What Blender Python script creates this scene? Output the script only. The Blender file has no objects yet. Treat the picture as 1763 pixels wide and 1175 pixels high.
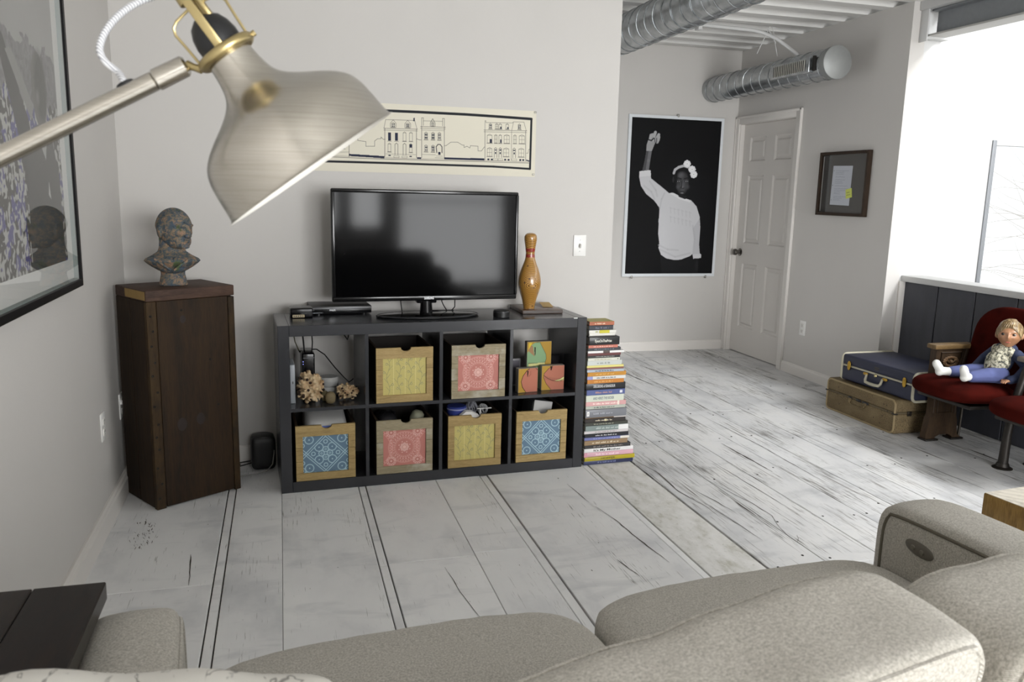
import bpy, bmesh, math, random
import numpy as np
from mathutils import Vector, Matrix, Euler, noise as mnoise
PI = math.pi
rnd = random.Random(7)
S = bpy.context.scene
COL = S.collection

# ------------------------------------------------------------------ camera
CAM_F, CAM_C = 1412.66, Vector((.0263, -3.7186, 1.3858))
CAM_R = Matrix(((.9630838, -.2682071, .0231207), (-.0259688, -.1780470, -.9836793), (.2679463, .9467651, -.1784392)))
cam = bpy.data.cameras.new('camera')
cam.sensor_width = 36.0
cam.lens = 36.0 * CAM_F / 1763.0
cam.clip_start = .05
cam.dof.use_dof = True
cam.dof.focus_distance = 3.9
cam.dof.aperture_fstop = 9.0
camo = bpy.data.objects.new('camera', cam)
COL.objects.link(camo)
camo.matrix_world = Matrix.Translation(CAM_C) @ Matrix((CAM_R[0], -CAM_R[1], -CAM_R[2])).transposed().to_4x4()
S.camera = camo

# ------------------------------------------------------------------ world, lights, exposure
S.view_settings.view_transform = 'Standard'
S.view_settings.look = 'None'
S.view_settings.gamma = 1
S.view_settings.use_curve_mapping = False
S.view_settings.exposure = 0.27
w = bpy.data.worlds.new('world'); S.world = w; w.use_nodes = True
bgn = w.node_tree.nodes['Background']
bgn.inputs[0].default_value = (.93, .97, 1.0, 1); bgn.inputs[1].default_value = 1.15
S.cycles.use_denoising = True
S.cycles.max_bounces = 8
S.cycles.diffuse_bounces = 5
S.cycles.caustics_reflective = False
S.cycles.caustics_refractive = False
S.cycles.sample_clamp_indirect = 6.0

def area(name, loc, rot, sx, sy, power, color=(.985, .993, 1)):
    l = bpy.data.lights.new(name, 'AREA'); l.shape = 'RECTANGLE'; l.size = sx; l.size_y = sy
    l.energy = power; l.color = color
    o = bpy.data.objects.new(name, l); COL.objects.link(o)
    o.location = loc; o.rotation_euler = rot
    return o
# daylight: skylight and side windows of the stairwell (right), front windows (behind the camera)
area('daylight_skylight', (5.8, -4.2, 4.27), (0, 0, 0), 1.0, 4.8, 500)
area('daylight_east', (6.64, -1.4, 3.3), (0, PI/2, 0), 1.5, 3.9, 30)
area('fill_hall', (.86, 1.75, 1.45), (0, -PI/2, 0), 1.5, 1.1, 8.5)  # added fill lamp, out of view, to brighten the door wall
FRONT_WINDOWS = [(.80, 1.52, .86, 2.4, 84), (1.68, 2.12, .86, 2.4, 52), (2.34, 3.9, .08, 2.4, 225)]
for x0, x1, z0, z1, pw in FRONT_WINDOWS:
    area('daylight_front', ((x0+x1)/2, -7.12, (z0+z1)/2), (PI/2, 0, 0), x1-x0, z1-z0, pw)

# ------------------------------------------------------------------ helpers: colours and materials
def lin(c):
    return tuple((v/12.92 if v <= .04045 else ((v+.055)/1.055)**2.4) for v in c)
def hexc(h):
    h = h.lstrip('#'); return lin([int(h[i:i+2], 16)/255 for i in (0, 2, 4)])
def c4(c): return (*(hexc(c) if isinstance(c, str) else c), 1)

class NT:
    def __init__(s, name):
        s.m = bpy.data.materials.new(name); s.m.use_nodes = True
        s.t = s.m.node_tree; s.n = s.t.nodes; s.l = s.t.links
        s.b = s.n['Principled BSDF']
    def add(s, typ, **kw):
        n = s.n.new(typ)
        for k, v in kw.items(): setattr(n, k, v)
        return n
    def set(s, sock, v):
        if isinstance(v, bpy.types.NodeSocket): s.l.new(v, sock)
        elif isinstance(v, str): sock.default_value = c4(v)
        elif isinstance(v, tuple) and len(v) == 3 and sock.type == 'RGBA': sock.default_value = (*v, 1)
        else: sock.default_value = v
    def coords(s, scale=(1, 1, 1), kind='Object', rot=(0, 0, 0), loc=(0, 0, 0), rand=0):
        if kind == 'World': o = s.add('ShaderNodeNewGeometry').outputs['Position']
        else: o = s.add('ShaderNodeTexCoord').outputs[kind]
        if rand:
            oi = s.add('ShaderNodeObjectInfo')
            mu = s.add('ShaderNodeMath', operation='MULTIPLY'); s.l.new(oi.outputs['Random'], mu.inputs[0]); mu.inputs[1].default_value = rand
            va = s.add('ShaderNodeVectorMath', operation='ADD'); s.l.new(o, va.inputs[0]); s.l.new(mu.outputs[0], va.inputs[1]); o = va.outputs[0]
        mp = s.add('ShaderNodeMapping')
        s.l.new(o, mp.inputs[0]); mp.inputs['Scale'].default_value = scale; mp.inputs['Rotation'].default_value = rot; mp.inputs['Location'].default_value = loc
        return mp.outputs[0]
    def noise(s, vec, scale=5, detail=4, rough=.55, dist=0):
        n = s.add('ShaderNodeTexNoise'); s.l.new(vec, n.inputs['Vector'])
        n.inputs['Scale'].default_value = scale; n.inputs['Detail'].default_value = detail
        n.inputs['Roughness'].default_value = rough; n.inputs['Distortion'].default_value = dist
        return n.outputs[0]
    def ramp(s, f, stops):
        r = s.add('ShaderNodeValToRGB'); s.l.new(f, r.inputs[0]); e = r.color_ramp.elements
        while len(e) < len(stops): e.new(.5)
        for k, (p, c) in enumerate(stops):
            e[k].position = p; e[k].color = c4(c) if not isinstance(c, (int, float)) else (c, c, c, 1)
        return r.outputs[0]
    def mix(s, f, a, b, blend='MIX'):
        n = s.add('ShaderNodeMix', data_type='RGBA', blend_type=blend)
        s.set(n.inputs[0], f); s.set(n.inputs[6], a); s.set(n.inputs[7], b)
        return n.outputs[2]
    def math(s, op, a, b=0.0):
        n = s.add('ShaderNodeMath', operation=op); s.set(n.inputs[0], a); s.set(n.inputs[1], b); return n.outputs[0]
    def bump(s, h, strength=.2, dist=.002):
        b = s.add('ShaderNodeBump'); b.inputs['Strength'].default_value = strength; b.inputs['Distance'].default_value = dist
        s.l.new(h, b.inputs['Height']); s.l.new(b.outputs[0], s.b.inputs['Normal'])
    def col(s, v): s.set(s.b.inputs['Base Color'], v)
    def p(s, rough=None, metal=None, spec=None, coat=None, coat_rough=None, sheen=None, trans=None):
        for k, v in (('Roughness', rough), ('Metallic', metal), ('Specular IOR Level', spec), ('Coat Weight', coat), ('Coat Roughness', coat_rough), ('Sheen Weight', sheen), ('Transmission Weight', trans)):
            if v is not None: s.set(s.b.inputs[k], v)
        return s

_cache = {}
def plain(color, rough=.55, metal=0, spec=.5, coat=0, var=.0, name=None):
    key = (color, rough, metal, spec, coat, var)
    if key in _cache: return _cache[key]
    t = NT(name or 'mat_' + str(color).lstrip('#')); t.p(rough, metal, spec, coat, .1)
    base = c4(color)
    v = t.coords((1, 1, 1)); n = t.noise(v, 30, 3)
    a = tuple(x*(1-var-.03) for x in base[:3]); b = tuple(min(1, x*(1+var+.03)) for x in base[:3])
    t.col(t.mix(n, a, b))
    _cache[key] = t.m
    return t.m

def wood(name, dark, mid, light, scale=(14, 14, 1.2), rough=.6, bump=.25, rand=9, stain=None, kind='Object', coat=0, knots=False, spec=.25):
    t = NT(name); t.p(rough, 0, spec, coat, .15)
    v = t.coords(scale, kind, rand=rand)
    n = t.noise(v, 2.2, 6, .62, 1.2)
    c = t.ramp(n, [(.25, dark), (.5, mid), (.75, light)])
    f = t.noise(t.coords(tuple(s*6 for s in scale), kind, rand=rand), 3, 3)
    c = t.mix(.35, c, t.ramp(f, [(.3, dark), (.7, light)]))
    if stain:
        m = t.ramp(t.noise(t.coords((1, 1, 1), kind, rand=rand), 7, 5, .6), [(.5, 0.), (.72, 1.)])
        c = t.mix(m, c, stain)
    if knots:
        vo = t.add('ShaderNodeTexVoronoi'); t.l.new(t.coords((5, 5, 5), kind, rand=rand), vo.inputs['Vector']); vo.inputs['Scale'].default_value = 1.6
        c = t.mix(t.ramp(vo.outputs['Distance'], [(.03, 1.), (.1, 0.)]), c, '#2c1a0c')
    t.col(c); t.bump(n, bump, .003)
    return t.m

def paint(name, color, rough=.6, bump=.05):
    t = NT(name); t.p(rough, 0, .35)
    v = t.coords((1, 1, 1), 'World')
    n = t.noise(v, 2.0, 4); b = c4(color)[:3]
    t.col(t.mix(n, tuple(x*.96 for x in b), tuple(min(1, x*1.03) for x in b)))
    t.bump(t.noise(v, 260, 2), bump, .0006)
    return t.m

def vcol(name, rough=.5, coat=0, spec=.15):
    t = NT(name); t.p(rough, 0, spec, coat, .05)
    a = t.add('ShaderNodeAttribute'); a.attribute_name = 'ink'
    t.col(a.outputs['Color']); return t.m

# ------------------------------------------------------------------ helpers: geometry
def T(x=0, y=0, z=0): return Matrix.Translation((x, y, z))
def RX(a): return Matrix.Rotation(a, 4, 'X')
def RY(a): return Matrix.Rotation(a, 4, 'Y')
def RZ(a): return Matrix.Rotation(a, 4, 'Z')

class MB:
    """collects shapes and links them as ONE mesh object"""
    def __init__(s): s.bm = bmesh.new(); s.mi = 0
    def _take(s, bm, M=None):
        for f in bm.faces: f.material_index = s.mi
        if M is not None: bm.transform(M)
        me = bpy.data.meshes.new('tmp'); bm.to_mesh(me); bm.free()
        s.bm.from_mesh(me); bpy.data.meshes.remove(me); return s
    def box(s, c, d, bev=0, seg=2, M=None):
        bm = bmesh.new(); bmesh.ops.create_cube(bm, size=1)
        bmesh.ops.scale(bm, vec=d, verts=bm.verts); 
        if bev: bmesh.ops.bevel(bm, geom=list(bm.edges), offset=min(bev, min(d)*.49), segments=seg, affect='EDGES', profile=.5)
        bmesh.ops.translate(bm, vec=c, verts=bm.verts)
        return s._take(bm, M)
    def span(s, x0, x1, y0, y1, z0, z1, bev=0, seg=2, M=None):
        return s.box(((x0+x1)/2, (y0+y1)/2, (z0+z1)/2), (abs(x1-x0), abs(y1-y0), abs(z1-z0)), bev, seg, M)
    def lathe(s, prof, n=32, M=None, sx=1, sy=1):
        bm = bmesh.new(); rings = []
        for r, z in prof:
            if r < 1e-6: rings.append([bm.verts.new((0, 0, z))])
            else: rings.append([bm.verts.new((r*sx*math.cos(2*PI*k/n), r*sy*math.sin(2*PI*k/n), z)) for k in range(n)])
        for a, b in zip(rings, rings[1:]):
            for k in range(n):
                k2 = (k+1) % n
                if len(a) == 1 and len(b) == 1: continue
                if len(a) == 1: bm.faces.new((a[0], b[k2], b[k]))
                elif len(b) == 1: bm.faces.new((a[k], a[k2], b[0]))
                else: bm.faces.new((a[k], a[k2], b[k2], b[k]))
        bmesh.ops.recalc_face_normals(bm, faces=bm.faces)
        return s._take(bm, M)
    def cyl(s, p0, p1, r0, r1=None, n=16, bev=0):
        p0, p1 = Vector(p0), Vector(p1); r1 = r0 if r1 is None else r1
        L = (p1-p0).length; q = (p1-p0).to_track_quat('Z', 'Y').to_matrix().to_4x4()
        b = min(bev, r0*.9, r1*.9, L*.4)
        prof = [(0, 0), (r0-b, 0), (r0, b), (r1, L-b), (r1-b, L), (0, L)] if b else [(0, 0), (r0, 0), (r1, L), (0, L)]
        return s.lathe(prof, n, T(*p0) @ q)
    def tube(s, pts, r, n=8, closed=False, caps=True):
        pts = [Vector(p) for p in pts]; m = len(pts)
        rr = r if isinstance(r, (list, tuple)) else [r]*m
        bm = bmesh.new(); rings = []; up = None
        for i, p in enumerate(pts):
            a = pts[(i-1) % m] if (closed or i > 0) else p
            b = pts[(i+1) % m] if (closed or i < m-1) else p
            t = (b-a).normalized()
            if up is None:
                up = Vector((0, 0, 1)) if abs(t.z) < .9 else Vector((1, 0, 0))
            x = t.cross(up).normalized(); up2 = x.cross(t).normalized(); up = up2
            rings.append([bm.verts.new(p + (x*math.cos(2*PI*k/n)+up2*math.sin(2*PI*k/n))*rr[i]) for k in range(n)])
        rng = range(m) if closed else range(m-1)
        for i in rng:
            a, b = rings[i], rings[(i+1) % m]
            for k in range(n): bm.faces.new((a[k], a[(k+1) % n], b[(k+1) % n], b[k]))
        if caps and not closed:
            bm.faces.new(rings[0]); bm.faces.new(rings[-1])
        bmesh.ops.recalc_face_normals(bm, faces=bm.faces)
        return s._take(bm)
    def prism(s, poly, d, M=None, bev=0):
        """poly in x,z; extruded along y by d (from 0 to d)"""
        bm = bmesh.new()
        a = [bm.verts.new((x, 0, z)) for x, z in poly]
        f = bm.faces.new(a)
        r = bmesh.ops.extrude_face_region(bm, geom=[f])
        bmesh.ops.translate(bm, vec=(0, d, 0), verts=[v for v in r['geom'] if isinstance(v, bmesh.types.BMVert)])
        bmesh.ops.recalc_face_normals(bm, faces=bm.faces)
        if bev: bmesh.ops.bevel(bm, geom=list(bm.edges), offset=bev, segments=2, affect='EDGES', profile=.5)
        return s._take(bm, M)
    def sphere(s, c, r, n=16, M=None, scale=(1, 1, 1)):
        bm = bmesh.new(); bmesh.ops.create_uvsphere(bm, u_segments=n, v_segments=max(6, n*2//3), radius=r)
        bmesh.ops.scale(bm, vec=scale, verts=bm.verts); bmesh.ops.translate(bm, vec=c, verts=bm.verts)
        return s._take(bm, M)
    def pillow(s, c, d, e=.25, n=14, M=None, f=None):
        """soft rounded block: superellipsoid-like box; f(Vector)->Vector deforms it"""
        bm = bmesh.new(); bmesh.ops.create_cube(bm, size=2)
        bmesh.ops.subdivide_edges(bm, edges=list(bm.edges), cuts=n, use_grid_fill=True)
        k = 1/e
        for v in bm.verts:
            p = v.co; L = (abs(p.x)**k+abs(p.y)**k+abs(p.z)**k)**(1/k)
            p = p/L
            p = Vector((p.x*d[0]/2, p.y*d[1]/2, p.z*d[2]/2))
            if f: p = f(p)
            v.co = p+Vector(c)
        return s._take(bm, M)
    def mesh(s, verts, faces, M=None):
        bm = bmesh.new(); vs = [bm.verts.new(v) for v in verts]
        for f in faces: bm.faces.new([vs[i] for i in f])
        return s._take(bm, M)
    def build(s, name, mat, parent=None, angle=40, M=None):
        if M is not None: s.bm.transform(M)
        me = bpy.data.meshes.new(name); s.bm.to_mesh(me); s.bm.free()
        for m in (mat if isinstance(mat, (list, tuple)) else [mat]): me.materials.append(m)
        return link(name, me, parent, angle)

def link(name, me, parent=None, angle=40):
    if angle:
        me.polygons.foreach_set('use_smooth', [True]*len(me.polygons))
        me.set_sharp_from_angle(angle=math.radians(angle))
    o = bpy.data.objects.new(name, me); COL.objects.link(o)
    if parent is not None: o.parent = parent
    return o

def tag(o, label=None, cat=None, group=None, kind=None):
    if label: o['label'] = label
    if cat: o['category'] = cat
    if group: o['group'] = group
    if kind: o['kind'] = kind
    return o
def thing(name, label, cat, loc=(0, 0, 0), rz=0, group=None, kind=None):
    o = bpy.data.objects.new(name, None); COL.objects.link(o); o.empty_display_size = .05
    o.location = loc; o.rotation_euler = (0, 0, rz)
    return tag(o, label, cat, group, kind)
def struct(o): o['kind'] = 'structure'; return o
def copy_thing(src, loc=None, rz=None):
    c = src.copy(); COL.objects.link(c)
    if loc is not None: c.location = loc
    if rz is not None: c.rotation_euler = (0, 0, rz)
    for ch in [o for o in src.children]:
        d = ch.copy(); COL.objects.link(d); d.parent = c
        for g in [o for o in ch.children]:
            e = g.copy(); COL.objects.link(e); e.parent = d
    return c

def text_mesh(txt, size, M, name, mat, parent=None, align='CENTER', ext=.0004, width=None, shear=0, bold=0):
    cu = bpy.data.curves.new('txt', 'FONT'); cu.body = txt; cu.size = size; cu.align_x = align; cu.align_y = 'CENTER'
    cu.extrude = ext; cu.shear = shear; cu.offset = bold; cu.resolution_u = 3
    o = bpy.data.objects.new('txt', cu); COL.objects.link(o)
    dg = bpy.context.evaluated_depsgraph_get()
    me = bpy.data.meshes.new_from_object(o.evaluated_get(dg))
    bpy.data.objects.remove(o); bpy.data.curves.remove(cu)
    if width:
        xs = [v.co.x for v in me.vertices]
        if xs:
            k = width/(max(xs)-min(xs))
            me.transform(Matrix.Diagonal((k, 1, 1, 1)))
    me.transform(M); me.materials.clear(); me.materials.append(mat); me.name = name
    return link(name, me, parent, 0)
# text plane facing -y (front), x to the right, z up
FRONT = RX(PI/2)

def remesh(parts_mb, voxel, name, mat, parent=None, smooth=6, M=None):
    """fuse the collected shapes into one continuous skin"""
    me = bpy.data.meshes.new('r'); 
    if M is not None: parts_mb.bm.transform(M)
    parts_mb.bm.to_mesh(me); parts_mb.bm.free()
    o = bpy.data.objects.new('r', me); COL.objects.link(o)
    r = o.modifiers.new('r', 'REMESH'); r.mode = 'VOXEL'; r.voxel_size = voxel
    if smooth:
        sm = o.modifiers.new('s', 'SMOOTH'); sm.factor = .5; sm.iterations = smooth
    dg = bpy.context.evaluated_depsgraph_get()
    m2 = bpy.data.meshes.new_from_object(o.evaluated_get(dg))
    bpy.data.objects.remove(o); bpy.data.meshes.remove(me)
    m2.materials.clear()
    for m in (mat if isinstance(mat, (list, tuple)) else [mat]): m2.materials.append(m)
    m2.name = name
    return link(name, m2, parent, 180)

def at(u, v, ax, val):
    """the point of the plane axis=val seen at photo pixel (u, v)"""
    d = CAM_R.transposed() @ Vector(((u-881.5)/CAM_F, (v-587.5)/CAM_F, 1))
    return CAM_C + d*((val-CAM_C[ax])/d[ax])

def pillow_pt(q, c, d, e, f=None):
    k = 1/e; p = Vector(q); p = p/(abs(p.x)**k+abs(p.y)**k+abs(p.z)**k)**(1/k)
    p = Vector((p.x*d[0]/2, p.y*d[1]/2, p.z*d[2]/2))
    return (f(p) if f else p)+Vector(c)
def path(pts, n):
    out = []
    for a, b in zip(pts, pts[1:]):
        for k in range(n): out.append(tuple(a[i]+(b[i]-a[i])*k/n for i in range(3)))
    return out+[pts[-1]]

class Ink:
    """a printed sheet: colours computed on a fine grid and stored on its vertices (x right, z up, faces -y)"""
    def __init__(s, w, h, nx, ny, bg):
        s.w, s.h, s.nx, s.ny = w, h, nx, ny
        s.x, s.z = np.meshgrid(np.linspace(0, w, nx), np.linspace(0, h, ny))
        s.a = np.empty((ny, nx, 3)); s.a[:] = hexc(bg) if isinstance(bg, str) else bg
    def _box(s, pts, pad):
        xs = [p[0] for p in pts]; zs = [p[1] for p in pts]
        i0 = max(0, int((min(xs)-pad)/s.w*(s.nx-1))); i1 = min(s.nx, int((max(xs)+pad)/s.w*(s.nx-1))+2)
        j0 = max(0, int((min(zs)-pad)/s.h*(s.ny-1))); j1 = min(s.ny, int((max(zs)+pad)/s.h*(s.ny-1))+2)
        return slice(j0, max(j0, j1)), slice(i0, max(i0, i1))
    def put(s, sl, m, c, alpha=1):
        c = np.array(hexc(c) if isinstance(c, str) else c); m = (m*alpha)[..., None]
        s.a[sl] = s.a[sl]*(1-m)+c*m
    def poly(s, pts, c, alpha=1):
        sl = s._box(pts, 0); X, Z = s.x[sl], s.z[sl]
        inside = np.zeros(X.shape, bool); n = len(pts)
        for k in range(n):
            x0, z0 = pts[k]; x1, z1 = pts[(k+1) % n]
            if z0 == z1: continue
            cr = ((z0 > Z) != (z1 > Z)) & (X < (x1-x0)*(Z-z0)/(z1-z0)+x0)
            inside ^= cr
        s.put(sl, inside.astype(float), c, alpha)
    def line(s, pts, wd, c, alpha=1):
        px = s.w/(s.nx-1)
        for (x0, z0), (x1, z1) in zip(pts, pts[1:]):
            sl = s._box([(x0, z0), (x1, z1)], wd+px*2); X, Z = s.x[sl], s.z[sl]
            dx, dz = x1-x0, z1-z0; L = dx*dx+dz*dz or 1e-12
            t = np.clip(((X-x0)*dx+(Z-z0)*dz)/L, 0, 1)
            d = np.hypot(X-x0-t*dx, Z-z0-t*dz)
            s.put(sl, np.clip((wd/2-d)/px+.5, 0, 1), c, alpha)
    def ell(s, cx, cz, rx, rz, c, alpha=1, soft=0):
        sl = s._box([(cx-rx, cz-rz), (cx+rx, cz+rz)], 0); X, Z = s.x[sl], s.z[sl]
        d = np.hypot((X-cx)/rx, (Z-cz)/rz)
        s.put(sl, np.clip((1-d)/soft, 0, 1) if soft else (d < 1).astype(float), c, alpha)
    def ring(s, cx, cz, r, wd, c, a0=None, a1=None):
        n = 24; a0 = 0 if a0 is None else a0; a1 = 2*PI if a1 is None else a1
        s.line([(cx+r*math.cos(a0+(a1-a0)*k/n), cz+r*math.sin(a0+(a1-a0)*k/n)) for k in range(n+1)], wd, c)
    def mesh(s, name, mat):
        nx, ny = s.nx, s.ny
        co = np.stack([s.x, np.zeros_like(s.x), s.z], -1).reshape(-1, 3)
        i = np.arange(nx*ny).reshape(ny, nx)
        q = np.stack([i[:-1, :-1], i[:-1, 1:], i[1:, 1:], i[1:, :-1]], -1).reshape(-1, 4)
        me = bpy.data.meshes.new(name)
        me.vertices.add(len(co)); me.vertices.foreach_set('co', co.ravel())
        me.loops.add(q.size); me.loops.foreach_set('vertex_index', q.ravel().astype(np.int32))
        me.polygons.add(len(q)); me.polygons.foreach_set('loop_start', np.arange(0, q.size, 4, dtype=np.int32))
        me.update(calc_edges=True)
        at_ = me.color_attributes.new('ink', 'FLOAT_COLOR', 'POINT')
        at_.data.foreach_set('color', np.concatenate([s.a, np.ones((ny, nx, 1))], -1).ravel())
        me.materials.append(mat)
        return me
    def build(s, name, mat, parent=None, M=None):
        me = s.mesh(name, mat)
        if M is not None: me.transform(M)
        return link(name, me, parent, 0)
VINK = vcol('printed_ink', .55)
VGLOSS = vcol('printed_gloss', .3, .25)
# ================================================================== THE SETTING
XL, YB, XBE, YF, XR, YJ, HC = -.69, .49, 1.774, 2.985, 3.957, .93, 2.645
M_WALL = paint('wall_paint', '#c6c3bf')
M_WHITE = paint('white_paint', '#c8c8c7', .5)
M_TRIM = paint('trim_paint', '#d9d5d0', .38)
M_DOOR = paint('door_paint', '#cfcbc6', .4)
M_PLATE = plain('#e8e7e4', .35, name='plate_plastic')
M_DARK = plain('#1b1815', .9, name='dark_gap')
M_BLACK = plain('#0d0d0e', .35, name='black_plastic')

def wallbox(name, spans, mat=None, parent=None):
    m = MB()
    for a in spans: m.span(*a)
    return struct(m.build(name, mat or M_WALL, parent, 30))

wallbox('wall_left', [(XL-.14, XL, -7.1, YB+.14, 0, HC+.06)])
wallbox('wall_back', [(XL, XBE, YB, YB+.14, 0, HC+.06)])
wallbox('wall_recess', [(.9, 1.0, YB+.14, 1.2, 0, HC+.06), (.9, 1.0, 2.3, YF, 0, HC+.06), (.9, 1.0, 1.2, 2.3, 0, .7), (.9, 1.0, 1.2, 2.3, 2.2, HC+.06)])  # hidden wall; its opening is added for the fill window
wallbox('wall_far', [(.9, 4.07, YF, YF+.12, 0, HC+.06)])
DY0, DY1, DZ = 2.085, 2.925, 2.02
wallbox('wall_right', [(XR, XR+.108, YJ, DY0, 0, HC), (XR, XR+.108, DY1, YF, 0, HC), (XR, XR+.108, DY0, DY1, DZ, HC)], M_WALL)
WX0, WX1, WZ0, WZ1 = 4.703, 6.0, .72, 1.81
JX = XR+.108
wallbox('wall_stairwell', [(JX, WX0, YJ, YJ+.12, -.6, 4.2), (WX1, 6.62, YJ, YJ+.12, -.6, 4.2), (WX0, WX1, YJ, YJ+.12, -.6, WZ0), (WX0, WX1, YJ, YJ+.12, WZ1, 4.2)], M_WHITE)
EY0, EY1, EZ0, EZ1 = -3.5, .62, 2.5, 4.05
wallbox('wall_east', [(6.5, 6.62, -7.1, EY0, -.6, 4.2), (6.5, 6.62, EY1, YJ, -.6, 4.2), (6.5, 6.62, EY0, EY1, -.6, EZ0), (6.5, 6.62, EY0, EY1, EZ1, 4.2)], M_WHITE)
sp = []; xs = [XL-.14]
for x0, x1, z0, z1, _ in FRONT_WINDOWS:
    sp += [(xs[-1], x0, -7.1, -7, -.6, 4.2), (x0, x1, -7.1, -7, -.6, z0), (x0, x1, -7.1, -7, z1, 4.2)]; xs.append(x1)
sp.append((xs[-1], 6.62, -7.1, -7, -.6, 4.2))
wallbox('wall_front', sp, M_WALL)
wallbox('wall_fascia', [(4.075, 4.115, -7, YJ, HC+.06, 4.2), (3.2, 4.115, YJ, YJ+.04, HC+.06, 4.2)], M_WHITE)
wallbox('ceiling_stairwell', [(4.05, 5.3, -7.1, YJ+.12, 4.2, 4.26), (6.3, 6.62, -7.1, YJ+.12, 4.2, 4.26), (5.3, 6.3, -7.1, -6.6, 4.2, 4.26), (5.3, 6.3, -1.8, YJ+.12, 4.2, 4.26)], M_WHITE)

# window in the stairwell wall, big side windows and front windows: frames with panes
M_ALU = plain('#808387', .5, .1, name='window_alu')
gl = NT('window_glass'); gl.t.nodes.remove(gl.b)
g1 = gl.add('ShaderNodeBsdfTransparent'); g2 = gl.add('ShaderNodeBsdfGlossy'); g2.inputs['Roughness'].default_value = .02
lw = gl.add('ShaderNodeLayerWeight'); lw.inputs[0].default_value = .5
fz = gl.math('ADD', gl.math('MULTIPLY', gl.math('POWER', lw.outputs['Facing'], 5.0), .65), .03).node
mx = gl.add('ShaderNodeMixShader'); gl.l.new(fz.outputs[0], mx.inputs[0]); gl.l.new(g1.outputs[0], mx.inputs[1]); gl.l.new(g2.outputs[0], mx.inputs[2])
gl.l.new(mx.outputs[0], gl.n['Material Output'].inputs[0]); M_GLASS = gl.m
def window(name, axis, fixed, a0, a1, z0, z1, cols, rows, fw=.03, dep=.06):
    """axis 'x': window runs along x at y=fixed; axis 'y': runs along y at x=fixed"""
    root = thing(name, None, None, kind='structure')
    def add(nm, p0, p1, q0, q1, d, mat):
        m = MB()
        if axis == 'x': m.span(p0, p1, fixed-d/2, fixed+d/2, q0, q1, .003 if d > .01 else 0)
        else: m.span(fixed-d/2, fixed+d/2, p0, p1, q0, q1, .003 if d > .01 else 0)
        return m.build(nm, mat, root, 30)
    add('jamb', a0, a0+fw, z0, z1, dep, M_ALU); add('jamb', a1-fw, a1, z0, z1, dep, M_ALU)
    add('head', a0, a1, z1-fw, z1, dep*.98, M_WHITE); add('sill', a0, a1, z0, z0+fw, dep*.98, M_WHITE)
    for k in range(1, cols):
        x = a0+(a1-a0)*k/cols; add('mullion', x-.018, x+.018, z0, z1, dep*.9, M_WHITE)
    for k in range(1, rows):
        z = z0+(z1-z0)*k/rows; add('transom', a0, a1, z-.015, z+.015, dep*.85, M_WHITE)
    for k in range(cols):
        for j in range(rows):
            w_, h_ = (a1-a0)/cols, (z1-z0)/rows
            add('pane', a0+k*w_, a0+(k+1)*w_, z0+j*h_, z0+(j+1)*h_, .006, M_GLASS)
window('window_1', 'x', YJ+.02, WX0, WX1, WZ0, WZ1, 2, 1, .034)
window('window_2', 'y', 6.54, EY0, EY1, EZ0, EZ1, 3, 1)
for k, (a, b, c_, d_, _) in enumerate(FRONT_WINDOWS): window('window_%d' % (k+3), 'x', -7.05, a, b, c_, d_, 1, 2)

window('window_6', 'y', .95, 1.2, 2.3, .7, 2.2, 2, 1)  # invented unseen window, added so fill light reaches the door wall
# floor: subfloor + panels, battens and planks, each a piece of its own
def floor_mat(name, worn):
    t = NT(name); t.p(.5, 0, .35)
    oi = t.add('ShaderNodeObjectInfo').outputs['Random']
    big = t.noise(t.coords((2.2, 1.3, 1), 'World', rand=3), 1.6, 5, .6)
    c = t.ramp(big, [(.28, '#b3b4b6'), (.48, '#d0d0d0'), (.7, '#d9d8d6')] if worn else [(.28, '#cbccce'), (.48, '#e5e5e5'), (.7, '#ececeb')])
    smear = t.noise(t.coords((1.2, 3.5, 1), 'World', rand=5), 2.4, 4, .6, .6)
    c = t.mix(t.ramp(smear, [(.55, 0.), (.78, .5)]), c, '#8d9094' if worn else '#a9acb0')
    c = t.mix(t.math('MULTIPLY', oi, .10), c, '#b7b7b6')
    grain = t.noise(t.coords((70, 2.2, 1), 'World', rand=7), 1.5, 4, .6, .4)
    fine = t.noise(t.coords((190, 7, 1), 'World', rand=7), 1.2, 3, .6, .3)
    msk = t.noise(t.coords((3.2, 1.1, 1), 'World', rand=11), 1.5, 4, .6)
    if worn:
        g = t.math('ADD', grain, t.math('MULTIPLY', t.math('SUBTRACT', msk, .5), .55))
        k = t.ramp(g, [(.575, 0.), (.70, .85)])
        c = t.mix(k, c, '#5b564d')
        k2 = t.ramp(t.math('ADD', fine, t.math('MULTIPLY', t.math('SUBTRACT', msk, .5), .6)), [(.60, 0.), (.70, .8)])
        c = t.mix(k2, c, '#4a463f')
        gash = t.ramp(t.noise(t.coords((26, .8, 1), 'World', rand=13), 1.4, 3, .5, .3), [(.70, 0.), (.74, 1.)])
        c = t.mix(gash, c, '#3a352d')
    else:
        g = t.math('ADD', fine, t.math('MULTIPLY', t.math('SUBTRACT', msk, .5), .45))
        k = t.ramp(g, [(.67, 0.), (.76, .7)])
        c = t.mix(k, c, '#6a675f')
        spk = t.ramp(t.noise(t.coords((22, 9, 1), 'World', rand=13), 1.7, 3, .6), [(.745, 0.), (.77, .85)])
        c = t.mix(spk, c, '#56534d')
    t.col(c)
    t.p(t.ramp(big, [(.3, .42), (.7, .58)]))
    t.bump(grain, .18 if worn else .08, .002)
    return t.m
M_FPAN = floor_mat('whitewashed_panel', False)
M_FPLK = floor_mat('whitewashed_worn_plank', True)
tb = NT('plastered_board'); tb.p(.7, 0, .3)
n1 = tb.noise(tb.coords((6, 3, 1), 'World'), 2.5, 6, .65); 
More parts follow.
